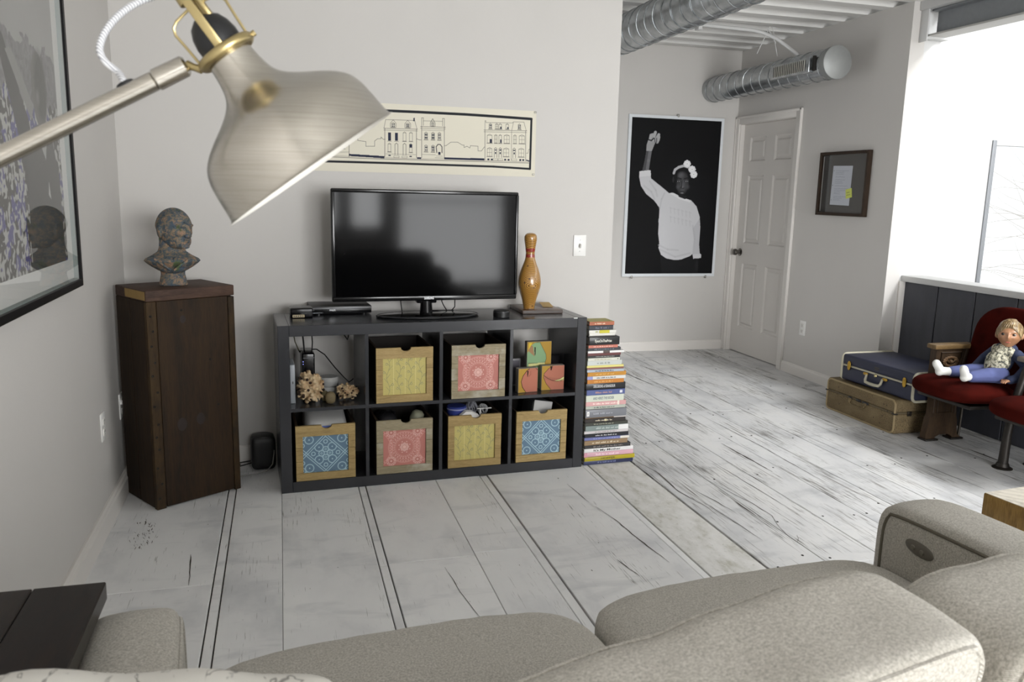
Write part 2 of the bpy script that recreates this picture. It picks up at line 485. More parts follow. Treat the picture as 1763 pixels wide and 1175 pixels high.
cc = tb.ramp(n1, [(.34, '#b3b1a6'), (.45, '#cbcac5'), (.6, '#d8d7d4')])
n2 = tb.noise(tb.coords((30, 26, 1), 'World'), 1.5, 5, .7)
cc = tb.mix(tb.ramp(n2, [(.60, 0.), (.7, .6)]), cc, '#86836f')
tb.col(cc); tb.bump(n2, .5, .003); M_FPLA = tb.m
M_FBAT = floor_mat('painted_batten', False)
fm = MB(); fm.span(XL-.1, JX+.1, -7, YF+.1, -.09, -.016)
floor = struct(fm.build('floor', plain('#45413b', .9, name='subfloor'), None, 30))
def plank(x0, x1, y0, y1, mat, z=0, name='plank'):
    m = MB(); m.span(x0, x1, y0, y1, -.0155, z, .0018, 1)
    return m.build(name, mat, floor, 30)
def run(x0, x1, cuts, mat, z=0, name='plank', gap=.0022):
    for a, b in zip(cuts, cuts[1:]): plank(x0, x1, a+gap/2, b-gap/2, mat, z, name)
YN = -7.0
run(XL, -.2395, (YN, -5.2, -3.0, -.845, YB), M_FPAN, 0, 'floor_panel')
run(-.2345, -.2055, (YN, -3.1, -.86, YB), M_FBAT, -.003, 'batten')
run(-.2005, -.0008, (YN, -4.4, -1.9, YB), M_FPAN, 0, 'floor_panel')
run(.0008, .3460, (YN, -5.0, -2.4, YB), M_FPAN, 0, 'floor_panel')
run(.3510, .3800, (YN, -2.6, -.83, YB), M_FBAT, -.003, 'batten')
run(.3845, .7180, (YN, -4.9, -2.9, -.822, YB), M_FPAN, 0, 'floor_panel')
run(.7200, .9405, (YN, -4.9, -2.9, -.800, YB), M_FPAN, .0006, 'floor_panel')
run(.9460, .9800, (YN, -3.0, YB), M_FBAT, -.004, 'batten')
run(.9855, 1.4960, (YN, -4.6, -2.3, YB), M_FPAN, 0, 'floor_panel')
run(1.4980, 1.5280, (YN, -3.3, YB), M_FPAN, -.001, 'batten')
run(1.5350, 1.7740, (YN, -4.6, -2.6, YB), M_FPLA, -.001)
PX = [1.7790, 2.035, 2.287, 2.505, 2.722, 2.946, 3.222, 3.482, 3.735, JX+.04]
for k, (a, b) in enumerate(zip(PX, PX[1:])):
    g = .0015 if k else .004
    run(a+g, b-.0015, (YN, -4.9, -3.1, -1.205, YF) if k < 4 else (YN, -5.3, -1.16-.3*(k % 2), .45+.5*(k % 3), YF), M_FPLK, .0004*(k % 3), 'plank', .0025)
for k, (a, b) in enumerate(zip([1.0, 1.3, 1.55, 1.779], [1.3, 1.55, 1.779])):
    plank(a+.0015, b-.0015, YB+.14, YF, M_FPLK)
# nail heads and long splits in the old boards
nm = MB()
for j, y in enumerate([-2.0, -1.3, -1.14, -.74, -.2, .35, .92, 1.5, 2.1, 2.6]):
    for a, b in zip(PX, PX[1:]):
        for f in (.17, .82):
            if rnd.random() < .55:
                x = a+(b-a)*f+rnd.uniform(-.012, .012); yy = y+rnd.uniform(-.06, .06)
                nm.lathe([(0, .001), (.0042, .001), (.0058, -.001)], 8, T(x, yy, .0008), 1, 1.25)
tag(nm.build('nail_heads', plain('#2f2b28', .6, .4, name='nail_iron'), floor, 30), kind='stuff')
def crack(pts, wd):
    pts = [Vector((*p, 0)) for p in pts]; out = []
    for a, b in zip(pts, pts[1:]):
        n = max(2, int((b-a).length/.03))
        for k in range(n): out.append(a.lerp(b, k/n)+Vector((rnd.uniform(-.002, .002), 0, 0)))
    out.append(pts[-1]); m = len(out); vs = []; fs = []
    for i, p in enumerate(out):
        r = .62*wd*(.25+.75*math.sin(PI*i/(m-1)))*rnd.uniform(.5, 1.2)/2
        vs += [(p.x-r, p.y, .0013), (p.x+r, p.y, .0013)]
        if i: fs.append((2*i-2, 2*i-1, 2*i+1, 2*i))
    return vs, fs
cm = MB()
for pts, wd in [([(2.035, -.25), (2.06, -.42), (2.088, -.58), (2.09, -.72), (2.05, -.84), (2.03, -.95), (2.035, -1.03)], .007), ([(2.03, -1.0), (2.06, -.96), (2.075, -.93)], .004),
                ([(1.90, -.36), (1.93, -.5), (1.95, -.66)], .006), ([(1.87, -.50), (1.89, -.75), (1.9, -.95)], .005),
                ([(1.81, .1), (1.84, -.1), (1.82, -.35), (1.86, -.6)], .008), ([(1.36, -.45), (1.39, -.62), (1.40, -.8), (1.43, -1.05)], .008), ([(1.33, -.15), (1.35, -.4)], .006),
                ([(-.335, -.58), (-.325, -.7), (-.318, -.84)], .009), ([(.585, -.9), (.6, -1.1), (.63, -1.3)], .005), ([(2.20, .1), (2.21, -.3), (2.22, -.75)], .006), ([(2.60, .9), (2.62, .2), (2.60, -.4)], .007),
                ([(3.0, .4), (3.02, -.1)], .008), ([(3.3, -.2), (3.33, -.65)], .009), ([(2.86, 2.4), (2.95, 1.8)], .02), ([(2.6, 2.3), (2.66, 1.7)], .02), ([(2.3, 1.5), (2.33, .9)], .012), ([(2.42, .3), (2.43, -.2)], .02), ([(1.24, -.98), (1.27, -1.13)], .007)]:
    cm.mesh(*crack(pts, wd))
for k in range(46):
    x = -.53+rnd.gauss(0, .022)+.0; y = -.18-rnd.random()*.30
    cm.mesh(*crack([(x-.01*rnd.random(), y), (x+rnd.uniform(-.006, .006), y-.012-rnd.random()*.02)], .006*rnd.random()+.002))
tag(cm.build('floor_splits', plain('#3a352e', .9, name='split_dark'), floor, 0), kind='stuff')  # flat dark strips drawn along the cracks in the boards

# ribbed steel ceiling deck
pitch = .2475; prof = []
y = YF; k0 = int((-7.1-1.417)/pitch)-1
for k in range(k0, k0+44):
    yc = 1.417+pitch*k
    prof += [(yc-.045, HC), (yc+.045, HC), (yc+.075, HC+.052), (yc+.172, HC+.052)]
prof = [(max(-7.05, min(YF+.02, a)), b) for a, b in prof]
vs, fs = [], []
for a, b in prof: vs += [(XL-.1, a, b), (4.075, a, b)]
n = len(prof)
for a, b in prof: vs += [(XL-.1, a, b+.006), (4.075, a, b+.006)]
for i in range(n-1):
    if abs(prof[i+1][0]-prof[i][0]) < 1e-6 and abs(prof[i+1][1]-prof[i][1]) < 1e-6: continue
    fs += [(2*i, 2*i+1, 2*i+3, 2*i+2), (2*n+2*i, 2*n+2*i+2, 2*n+2*i+3, 2*n+2*i+1)]
cm = MB(); cm.mesh(vs, fs); cm.span(XL-.14, 4.115, -7.1, YF+.12, HC+.068, HC+.11)
struct(cm.build('ceiling', paint('ceiling_paint', '#dcdbd8', .5), None, 20))

# baseboards
def baseboard(name, p0, p1, nrm, h=.092, d=.015):
    p0, p1, nrm = Vector(p0), Vector(p1), Vector(nrm)
    prof = [(0, 0), (d, 0), (d, h*.78), (d*.72, h*.86), (d*.72, h*.92), (d*.4, h), (0, h)]
    vs = [p+nrm*a+Vector((0, 0, b)) for p in (p0, p1) for a, b in prof]; m = len(prof)
    fs = [(i, (i+1) % m, m+(i+1) % m, m+i) for i in range(m)]+[tuple(range(m)), tuple(range(2*m-1, m-1, -1))]
    b = MB(); b.mesh(vs, fs); bmesh.ops.recalc_face_normals(b.bm, faces=b.bm.faces)
    return struct(b.build(name, M_TRIM, None, 30))
baseboard('baseboard_left', (XL, -7, 0), (XL, YB, 0), (1, 0, 0), .1, .022)
baseboard('baseboard_back', (XL+.022, YB, 0), (XBE, YB, 0), (0, -1, 0))
baseboard('baseboard_far', (1.0, YF, 0), (XR, YF, 0), (0, -1, 0), .085)
baseboard('baseboard_right', (XR, YJ, 0), (XR, DY0-.065, 0), (-1, 0, 0), .085)

# six panel door with casing and knob
d = thing('door_1', None, None, (0, 0, 0), kind='structure')
def panel_door():
    m = MB(); y0, y1 = DY0+.004, DY1-.004; x0 = 3.998
    ys = [y0, y0+.105, y0+.105+.245, y1-.105-.245, y1-.105, y1]; zs = [.008, .235, .81, .99, 1.58, 1.70, 1.905, DZ-.004]
    for i in range(5):
        for j in range(7):
            pan = i in (1, 3) and j in (1, 3, 5)
            if not pan: m.span(x0, x0+.036, ys[i], ys[i+1], zs[j], zs[j+1])
    slab = m.build('door_slab', M_DOOR, d, 30)
    for i in (1, 3):
        for j in (1, 3, 5):
            a, b, c, e = ys[i], ys[i+1], zs[j], zs[j+1]; vs = []
            for ins, dep in ((0, .000), (.012, .014), (.03, .014), (.045, .004)):
                vs += [(x0+dep, a+ins, c+ins), (x0+dep, b-ins, c+ins), (x0+dep, b-ins, e-ins), (x0+dep, a+ins, e-ins)]
            fs = [(4*r+k, 4*r+(k+1) % 4, 4*r+4+(k+1) % 4, 4*r+4+k) for r in range(3) for k in range(4)]+[(12, 13, 14, 15)]
            p = MB(); p.mesh(vs, fs); bmesh.ops.recalc_face_normals(p.bm, faces=p.bm.faces); p.build('door_panel', M_DOOR, slab, 20)
panel_door()
m = MB(); kn = plain('#6e6a66', .25, .9, name='knob_metal')
m.lathe([(0, 0), (.032, 0), (.033, .005), (.014, .009), (.012, .03), (.024, .036), (.03, .05), (.026, .064), (.012, .07), (0, .07)], 24, T(3.998, DY1-.07, .905) @ RY(-PI/2))
m.build('door_knob', kn, d)
m = MB()
for a, b, c, e in ((DY0-.065, DY0, 0, DZ+.065), (DY1, YF-.001, 0, DZ+.065), (DY0, DY1, DZ, DZ+.065)):
    m.span(XR-.018, XR, a, b, c, e, .003)
    if b-a < .2:
        yb = a if a < 2.5 else b
        m.span(XR-.024, XR-.0175, min(yb, yb+.018*(1 if a < 2.5 else -1)), max(yb, yb+.018*(1 if a < 2.5 else -1)), c, e, .003)
m.span(XR-.024, XR-.0175, DY0-.065, YF-.001, DZ+.046, DZ+.065, .003)
m.build('door_casing', M_TRIM, d, 30)
m = MB(); m.span(XR, XR+.1, DY0-.0, DY0+.003, 0, DZ); m.span(XR, XR+.1, DY1-.003, DY1, 0, DZ); m.span(XR, XR+.1, DY0, DY1, DZ-.003, DZ); m.span(XR+.079, XR+.1, DY0, DY1, 0, DZ)
m.build('door_jamb', M_TRIM, d, 30)

# half wall with dark panels and a white cap
HX = 4.108
hw = wallbox('wall_half', [(HX+.012, HX+.11, -5.5, YJ, -.016, .852)], M_WHITE)
M_NAVY = NT('dark_panel'); M_NAVY.p(.45, 0, .4)
M_NAVY.col(M_NAVY.ramp(M_NAVY.noise(M_NAVY.coords((5, 5, 1.3), rand=5), 2, 4), [(.3, '#34353b'), (.7, '#42434a')])); M_NAVY = M_NAVY.m
yy = YJ-.004
while yy > -5.4:
    m = MB(); m.span(HX, HX+.0122, yy-.299, yy-.004, 0.0, .850, .003, 1); m.build('wall_panel', M_NAVY, hw, 30); yy -= .303
m = MB(); m.span(HX-.03, HX+.15, -5.5, YJ-.0, .852, .892, .004); struct(m.build('trim_1', M_WHITE, None, 30))
m = MB(); m.span(JX-.002, HX+.001, YJ-.014, YJ, 0, .852, .002); struct(m.build('trim_2', M_TRIM, None, 30))
m = MB(); m.span(4.2, 6.62, -7.1, YJ, -.66, -.6); struct(m.build('floor_stairwell', plain('#77736c', .8, name='stair_floor'), None, 30))

# steel beam over the half wall, with its plate
M_STEEL = plain('#85888b', .5, .1, var=.08, name='painted_steel')
bx, bz0, bz1, y0, y1 = 4.10, 2.425, 2.59, -7, YJ-.06
be = thing('steel_beam', None, None, (0, 0, 0), kind='structure')
m = MB(); m.span(bx-.07, bx+.07, y0, y1, bz0, bz0+.013, .003); m.build('bottom_flange', plain('#b9b8b4', .5, .1, name='flange_steel'), be, 30)
m = MB(); m.span(bx-.055, bx+.055, y0, y1, bz1-.013, bz1, .003); m.build('top_flange', M_STEEL, be, 30)
m = MB(); m.span(bx-.005, bx+.005, y0, y1, bz0+.013, bz1-.013); m.build('web', M_STEEL, be, 30)
m = MB(); m.span(bx-.075, bx+.1, YJ-.06, YJ, bz0-.012, bz0+.0, .003); m.span(bx-.085, bx-.075, YJ-.07, YJ, bz0-.03, bz1+.01, .003); m.build('bracket', M_WHITE, be, 30)
m = MB(); m.span(4.0, 4.2, y0, YJ, bz1+.0, HC+.065, .004); struct(m.build('trim_3', M_WHITE, None, 30))

# ------------------------------------------------------------------ ducts
tz = NT('galvanized_steel'); tz.p(.27, .9, .5)
vz = tz.add('ShaderNodeTexVoronoi'); tz.l.new(tz.coords((1, 1, 1)), vz.inputs['Vector']); vz.inputs['Scale'].default_value = 26
tz.col(tz.mix(.5, tz.ramp(vz.outputs['Color'], [(.2, '#9a9ea0'), (.8, '#bfc2c3')]), tz.ramp(tz.noise(tz.coords((4, 4, 4)), 3, 5), [(.3, '#92979a'), (.7, '#c0c3c4')])))
M_GALV = tz.m
def duct(name, label, x, z, r, y0, y1, pitch_, cap):
    t = thing(name, label, 'duct', (x, y0, z))
    L = y1-y0; m = MB(); prof = [(r, 0), (r, L)]
    m.lathe([(r, L*k/40) for k in range(41)], 48, RX(-PI/2)); m.build('duct_pipe', M_GALV, t, 60)
    m = MB(); n = int(L/pitch_*26); m.tube([((r+.001)*math.cos(2*PI*k/26), .004+(L-.008)*k/n, (r+.001)*math.sin(2*PI*k/26)) for k in range(n+1)], .0042, 6)
    m.build('spiral_seam', M_GALV, t, 60)
    if cap:
        m = MB(); m.lathe([(0, -.014), (r*1.02, -.014), (r*1.07, -.010), (r*1.07, .006), (r*1.03, .05), (r, .05)], 48, RX(-PI/2)); m.build('end_cap', plain('#8f9190', .5, .35, var=.05, name='cap_zinc'), t)
    else:
        m = MB(); m.lathe([(0, 0), (r, 0)], 40, RX(-PI/2)); m.build('end_cap', M_GALV, t)
    return t, L
duct('air_duct', 'large spiral galvanized air duct under the ribbed ceiling beside the long wall', 2.33, 2.468, .123, -6.9, YF-.002, .118, False)
d2, L2 = duct('air_duct', 'smaller spiral air duct with round end cap and grille above the white door', 3.69, 2.305, .104, 1.30, YF-.002, .12, True)
m = MB(); m.span(-.125, -.088, .13, .60, -.055, .045, .003); m.build('grille_frame', M_GALV, d2, 30)  # pale twig colour carries the glare of the bright outdoors
m = MB(); m.span(-.1262, -.124, .17, .56, -.04, .03); m.build('grille_opening', plain('#1c1c1b', .8, name='grille_dark'), d2, 0)
m = MB()
for k in range(17): m.span(-.132, -.1262, .175+k*.0225, .183+k*.0225, -.042, .032, .001, 1)
tag(m.build('grille_slats', plain('#b9b7ae', .45, .3, name='slat_zinc'), d2, 30), kind='stuff')
m = MB(); m.span(-.118, -.10, .085, .105, -.05, .05); m.build('damper_slot', M_DARK, d2, 30)

# conduit on the ceiling
t = thing('ceiling_conduit', 'thin white conduit pipe clipped to ceiling, bending down to the smaller duct', 'pipe', (2.3, 1.93, 2.602))
m = MB(); m.tube([(0, 0, .01), (.7, .01, .008), (1.12, .03, .005), (1.2, .01, -.01), (1.28, -.06, -.06), (1.38, -.17, -.175), (1.39, -.18, -.190)], .013, 10); m.build('conduit_pipe', M_WHITE, t)
m = MB(); m.span(.66, .69, -.02, .04, -.03, .044, .003); m.build('conduit_clip', M_WHITE, t, 30)
m = MB()
for a, b in (((1.24, -.02, .03), (1.17, .02, -.16)), ((1.26, -.02, .03), (1.33, .0, -.17)), ((1.25, -.02, .03), (1.30, -.08, .0)), ((1.22, -.02, .02), (1.28, -.05, -.09))): m.tube([a, b], .003, 6)
m.build('tie_wire', M_WHITE, t)

# outlets and switch
def plate(name, label, cat, M, kind):
    t = thing(name, label, cat); t.matrix_world = M
    m = MB(); m.box((0, -.003, 0), (.072, .006, .115), .003); m.build('cover_plate', M_PLATE, t, 40)
    if kind == 'outlet':
        for z in (.022, -.022):
            m = MB(); m.box((0, -.0075, z), (.034, .004, .03), .004, 3); f = m.build('receptacle', plain('#dddbd6', .4, name='receptacle_plastic'), t, 40)
            m = MB()
            for x in (-.007, .007): m.box((x, -.0095, z+.003), (.002, .0012, .009))
            m.lathe([(0, 0), (.0025, 0)], 10, T(0, -.0098, z-.008) @ RX(PI/2)); m.build('slots', M_DARK, f, 0)
    elif kind == 'switch':
        m = MB(); m.box((0, -.012, .004), (.009, .016, .02), .002, M=RX(.4)); m.build('toggle', plain('#c9c7c2', .4, name='toggle_plastic'), t, 40)
        for z in (.03, -.03):
            m = MB(); m.lathe([(0, .001), (.003, .0006), (.0035, 0)], 10, T(0, -.006, z) @ RX(PI/2)); m.build('screw', plain('#9b9a96', .3, .8, name='screw_steel'), t)
    return t
plate('wall_switch', 'white toggle light switch on the long wall right of the bowling pin', 'switch', T(1.585, YB, 1.11), 'switch')
plate('wall_outlet', 'white outlet low on the wall between the door and the suitcases', 'outlet', T(XR, 1.79, .388) @ RZ(-PI/2), 'outlet')
plate('wall_outlet', 'white outlet on the left wall below the large picture', 'outlet', T(XL, -.195, .415) @ RZ(PI/2), 'outlet')
t = plate('wall_outlet', 'white outlet on left wall half hidden behind the wooden pedestal', 'outlet', T(XL, .20, .40) @ RZ(PI/2), 'outlet')
m = MB(); m.tube([(-.02, -.008, .02), (0, -.05, .018), (.02, -.075, .015), (.03, -.1, -.05)], .0035, 8); m.box((-.02, -.016, .02), (.02, .024, .02), .003); m.build('plug', M_PLATE, t)
# ================================================================== SHELF AND WHAT STANDS IN IT
SY = .0521
def SL(x, y, z): return (RZ(SY) @ Vector((x, y, z)))
tg = NT('grey_lacquer'); tg.p(.25, 0, .4, .15, .12); tg.col(tg.mix(tg.noise(tg.coords((1, 1, 1)), 3, 3), '#2b2c2f', '#323337')); M_LACQ = tg.m
sh = thing('cube_bookcase', 'long low glossy grey cube shelf against the wall under the television', 'shelf', (0, 0, 0), SY)
SW, SD, SHH, ST, DT = 1.49, .39, .78, .05, .016
for x in (0, SW-ST):
    m = MB(); m.span(x, x+ST, 0, SD, 0, SHH, .0015, 1); m.build('side_panel', M_LACQ, sh, 30)
m = MB(); m.span(ST, SW-ST, .0005, SD, SHH-ST, SHH-.0005, .0012, 1); m.build('top_panel', M_LACQ, sh, 30)
m = MB(); m.span(ST, SW-ST, .0005, SD, .0, ST, .0012, 1); m.build('bottom_panel', M_LACQ, sh, 30)
cw = (SW-2*ST-3*DT)/4
for k in range(3):
    x = ST+cw*(k+1)+DT*k; m = MB(); m.span(x, x+DT, .002, SD-.002, ST, SHH-ST); m.build('divider', M_LACQ, sh, 30)
ZM = (ST+SHH-ST)/2
for k in range(4):
    x = ST+(cw+DT)*k; m = MB(); m.span(x, x+cw, .002, SD-.002, ZM-DT/2, ZM+DT/2); m.build('shelf_board', M_LACQ, sh, 30)
ZS = ZM+DT/2

m = MB(); m.span(1.418, 1.438, -.0006, .006, SHH-.0045, SHH-.0002); m.build('chipped_edge', plain('#d9d9d6', .6, name='chip_white'), sh, 0)
# wooden crates with patterned panels
M_PINE = wood('pine_crate', '#78643f', '#a38b5c', '#b79f6e', (3, 20, 26), .55, .2, 20, None, 'Object', 0, True)
M_GREYW = wood('weathered_crate', '#6d6350', '#958a70', '#a89d82', (3, 20, 26), .7, .3, 20, '#b9b4a6')
M_CIN = plain('#18120d', .85, name='crate_inside_shade')  # near black: the shade within the crates is put into the colour
M_CSIDE = wood('crate_side_shade', '#1d150d', '#33261a', '#403020', (3, 8, 26), .7, .2, 20)  # side boards coloured dark to stand for shade inside the crates
PW, PH = .205, .178
def pat_yellow():
    k = Ink(PW, PH, 150, 130, '#c3b774'); r = random.Random(3)
    for i, x in enumerate((.25, .52, .76)): k.line([(PW*x, 0), (PW*x, PH)], .0016, '#dfd59a')
    for c in range(4):
        x0 = PW*(.125+.25*c)
        for j in range(26):
            z = PH*j/26; k.line([(x0-.022, z+r.uniform(-.002, .002)), (x0, z+.008), (x0+.022, z+r.uniform(-.003, .003))], .0007, '#9a9560', .7)
        stem = [(x0+.008*math.sin(j*1.1+c), PH*j/9) for j in range(10)]
        k.line(stem, .0012, '#6f7365')
        for j in range(1, 9):
            a = stem[j]; s = -1 if j % 2 else 1
            k.line([a, (a[0]+s*.010, a[1]+.012), (a[0]+s*.017, a[1]+.008*r.random()+.014)], .0011, '#6c7068')
            if r.random() < .5: k.ring(a[0]+s*.014, a[1]+.01, .005, .0009, '#767a70')
    return k
def pat_pink():
    k = Ink(PW, PH, 150, 130, '#bd7d74'); cx, cz = PW*.5, PH*.5; L = '#dcb3aa'
    for r, wd in ((.076, .006), (.064, .003), (.05, .004), (.043, .002)): k.ring(cx, cz, r, wd, '#cb958b')
    for r, n, s in ((.07, 34, .0022), (.057, 26, .003), (.047, 30, .0016)):
        for i in range(n): a = 2*PI*i/n; k.ell(cx+r*math.cos(a), cz+r*math.sin(a), s, s, L)
    for i in range(8):
        a = 2*PI*i/8; k.ell(cx+.016*math.cos(a), cz+.016*math.sin(a), .007, .007, L, .8); k.ell(cx+.028*math.cos(a+.39), cz+.028*math.sin(a+.39), .003, .003, L)
    k.ell(cx, cz, .008, .008, '#e2b9b0')
    for x in (.19, .81):
        for z in (.13, .92):
            for r in (.022, .014): k.ring(PW*x, PH*z, r, .0025, L)
            for i in range(12): a = 2*PI*i/12; k.ell(PW*x+.018*math.cos(a), PH*z+.018*math.sin(a), .002, .002, '#e6c3bb')
            k.ell(PW*x, PH*z, .005, .005, L)
    for s in (-1, 1):
        for r in (.085, .095): k.ring(cx+s*.15, cz, r, .003, '#d4968d')
        for i in range(20): a = PI*i/19-PI/2; k.ell(cx+s*(.15-.09*math.cos(a)), cz+.09*math.sin(a), .0026, .0026, L)
    return k
def pat_blue():
    k = Ink(PW, PH, 150, 130, '#667f93'); L = '#a5c1cc'; cx, cz = PW*.5, PH*.5; w_ = .0042
    def motif(x, z, clip=True):
        for dx, dz in ((0, .019), (0, -.019), (.019, 0), (-.019, 0)):
            k.ring(x+dx, z+dz, .0125, w_, L); k.line([(x+dx-.005, z+dz), (x+dx, z+dz+.005), (x+dx+.005, z+dz), (x+dx, z+dz-.005), (x+dx-.005, z+dz)], .0026, L)
        for dx, dz in ((.030, .030), (-.030, .030), (.030, -.030), (-.030, -.030)):
            k.ring(x+dx, z+dz, .019, w_, L); k.ell(x+dx, z+dz, .0035, .0035, L)
        for dx, dz in ((0, .056), (0, -.056), (.056, 0), (-.056, 0)): k.ring(x+dx, z+dz, .0085, w_*.9, L)
    motif(cx, cz)
    for sx in (-1, 1):
        for sz in (-1, 1): motif(cx+sx*.104, cz+sz*.098)
    D = .088
    for off, c, wd in ((0, '#59728a', .0036), (.0065, L, .004), (-.0065, L, .004)):
        d_ = D+off
        k.line([(cx-d_, cz), (cx, cz+d_), (cx+d_, cz), (cx, cz-d_), (cx-d_, cz)], wd, c)
        for sx in (-1, 1):
            for sz in (-1, 1): k.line([(cx+sx*d_, cz), (cx+sx*(d_+.06), cz+sz*.06)], wd, c); k.line([(cx, cz+sz*d_), (cx+sx*.05, cz+sz*(d_+.05))], wd, c)
    return k
PATM = {n: f().mesh('picture_panel', VINK) for n, f in (('yellow', pat_yellow), ('pink', pat_pink), ('blue', pat_blue))}
CW, CH, CD = .270, .262, .33
def crate(x, z, pat, mat, label, group):
    t = thing('wooden_crate', label, 'crate', SL(x, .004, z+.0006), SY, group)
    W0, W1 = .032, CW-.032; Z0, Z1 = .036, .036+PH-.002
    # top rail with finger notch
    N = 14; r = .024; cx = CW*.52
    poly = [(0, CH), (0, Z1), (CW, Z1), (CW, CH)] + [(cx+r*math.cos(PI*k/N*1)*1.0, CH-r*math.sin(PI*k/N)*.72) for k in range(N+1)]
    m = MB(); m.prism(poly, .014); m.build('front_board', mat, t, 30)
    m = MB(); m.span(0, CW, 0, .014, 0, Z0, .001, 1); m.build('front_board', mat, t, 30)
    for a, b in ((0, W0), (W1, CW)):
        cuts = [Z0, Z0+(Z1-Z0)*rnd.uniform(.26, .36), Z0+(Z1-Z0)*rnd.uniform(.62, .72), Z1]
        for c, d_ in zip(cuts, cuts[1:]):
            m = MB(); m.span(a, b, rnd.uniform(0, .001), .014, c+.0006, d_-.0006, .001, 1); m.build('front_board', mat, t, 30)
    o = link('picture_panel', PATM[pat], t, 0); o.location = (W0, .009, Z0); 
    for a in (0, CW-.012):
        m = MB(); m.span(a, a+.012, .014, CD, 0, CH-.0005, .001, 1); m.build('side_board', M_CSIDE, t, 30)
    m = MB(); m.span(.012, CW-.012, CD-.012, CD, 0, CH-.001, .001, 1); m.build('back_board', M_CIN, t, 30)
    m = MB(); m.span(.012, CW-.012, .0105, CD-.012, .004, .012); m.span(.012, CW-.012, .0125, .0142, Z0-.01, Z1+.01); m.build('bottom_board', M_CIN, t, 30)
    return t
G = 'wooden crates in the cube shelf'
crate(.436, ZS, 'yellow', M_PINE, 'pine crate with yellow botanical panel in the upper row of the shelf', G)
crate(.797, ZS, 'pink', M_GREYW, 'grey weathered crate with pink bandana panel in the upper row of the shelf', G)
crate(.067, ST, 'blue', M_PINE, 'pine crate with blue lattice panel holding white packet, bottom left of shelf', G)
crate(.436, ST, 'pink', M_GREYW, 'grey weathered crate with pink bandana panel in the bottom row of the shelf', G)
crate(.783, ST, 'yellow', M_PINE, 'pine crate with yellow botanical panel in the bottom row, cables inside', G)
crate(1.132, ST, 'blue', M_PINE, 'pine crate with blue lattice panel, bottom right of shelf', G)

# things sticking out of the crates
def loose(name, label, cat, m, mat, loc, parts=()):
    t = thing(name, label, cat, loc, SY)
    return t
t = thing('paper_packet', 'white paper packet with blue label in the bottom left crate', 'packet', SL(.215, .17, ST+.0150), SY)
m = MB(); m.pillow((0, 0, .135), (.20, .27, .27), .16, 8, f=lambda p: Vector((p.x, p.y, p.z+.03*(p.y/.13)*(p.z > 0)))); m.build('packet_body', plain('#c9c8c6', .5, name='packet_white'), t, 60)
m = MB(); m.box((.0, -.1362, .215), (.055, .002, .04), .0005); m.build('packet_label', plain('#5566a8', .5, name='label_blue'), t, 0)
m = MB(); m.box((-.055, -.1362, .232), (.03, .002, .012)); m.build('packet_print', plain('#a0503f', .5, name='print_red'), t, 0)
t = thing('water_bottle', 'grey bottle with pale rounded cap in the weathered lower crate', 'bottle', SL(.578, .10, ST+.0150), SY)
m = MB(); Mb = T(0, 0, 0) @ RY(.30)
m.lathe([(0, .02), (.03, .022), (.036, .04), (.036, .17), (.03, .20), (.028, .215), (0, .215)], 24, Mb); m.build('bottle_body', plain('#5c6270', .4, name='bottle_grey'), t)
m = MB(); m.lathe([(0, .2155), (.031, .216), (.034, .235), (.03, .262), (.018, .274), (0, .277)], 24, Mb); m.build('bottle_cap', plain('#8a8a76', .6, name='cap_olive'), t)
t = thing('cable_pouch', 'black cable pouch beside the bottle in the weathered lower crate', 'pouch', SL(.515, .20, ST+.0150), SY)
m = MB(); m.pillow((0, 0, .12), (.11, .16, .24), .25, 6); m.build('pouch_body', plain('#17161a', .6, name='pouch_black'), t, 60)
m = MB(); m.tube([(-.03, -.04, .24), (-.01, -.06, .262), (.02, -.05, .258), (.04, -.02, .235)], .004, 8); m.build('strap', M_BLACK, t)
t = thing('blue_tub', 'blue round tub in the yellow panel crate of the bottom row', 'tub', SL(.852, .115, ST+.0150), SY)
m = MB(); m.lathe([(0, 0), (.04, 0), (.046, .21), (.047, .235), (.049, .24), (.049, .268), (.045, .272), (0, .272)], 28); m.build('tub_body', plain('#39458f', .4, name='tub_blue'), t)
m = MB(); m.lathe([(.0495, .256), (.0508, .257), (.0508, .262), (.0495, .263)], 28); m.build('tub_rim', plain('#9aa0c8', .4, name='rim_blue'), t)
def coil(name, label, x, y, zc, r, mat, seed):
    t = thing(name, label, 'cable', SL(x, y, ST+.0150), SY); q = random.Random(seed); m = MB()
    for k in range(9):
        a, b = q.uniform(-.5, .5), q.uniform(0, PI); R_ = r*q.uniform(.75, 1)
        M_ = T(0, 0, zc) @ RZ(b) @ RX(PI/2+a)
        m.tube([M_ @ Vector((R_*math.cos(2*PI*i/18), R_*math.sin(2*PI*i/18), q.uniform(-.003, .003))) for i in range(18)], .0035, 6, True)
    m.build('cable_coil', mat, t)
    m = MB(); m.span(-.006, .006, -r*.9, r*.9, zc-.006, zc+.006, .003); m.tube([(0, 0, .0), (0, 0.01, zc*.5), (0, 0, zc)], .006, 6); m.build('cable_tie', M_BLACK, t)
coil('cable_bundle', 'coiled grey striped cable in the yellow panel crate of the bottom row', .935, .13, .255, .032, plain('#85858c', .5, name='cable_grey'), 3)
coil('cable_bundle', 'coiled white cable at right in the yellow panel crate, bottom row', .999, .15, .235, .026, plain('#b3b3b3', .5, name='cable_white'), 8)
t = thing('paper_sheet', 'bent white paper sheet at front of the yellow panel crate', 'paper', SL(.90, .035, ST+.0150), SY)
m = MB(); ps = [(-.05, .238, .004), (-.02, .258, .012), (.01, .256, .012), (.045, .236, .004)]; vs = []; fs = []
for i, (x, z, y) in enumerate(ps): vs += [(x, y-.012, 0.02), (x, y-.01, z), (x, y+.01, 0.02), (x, y+.012, z+.004)]
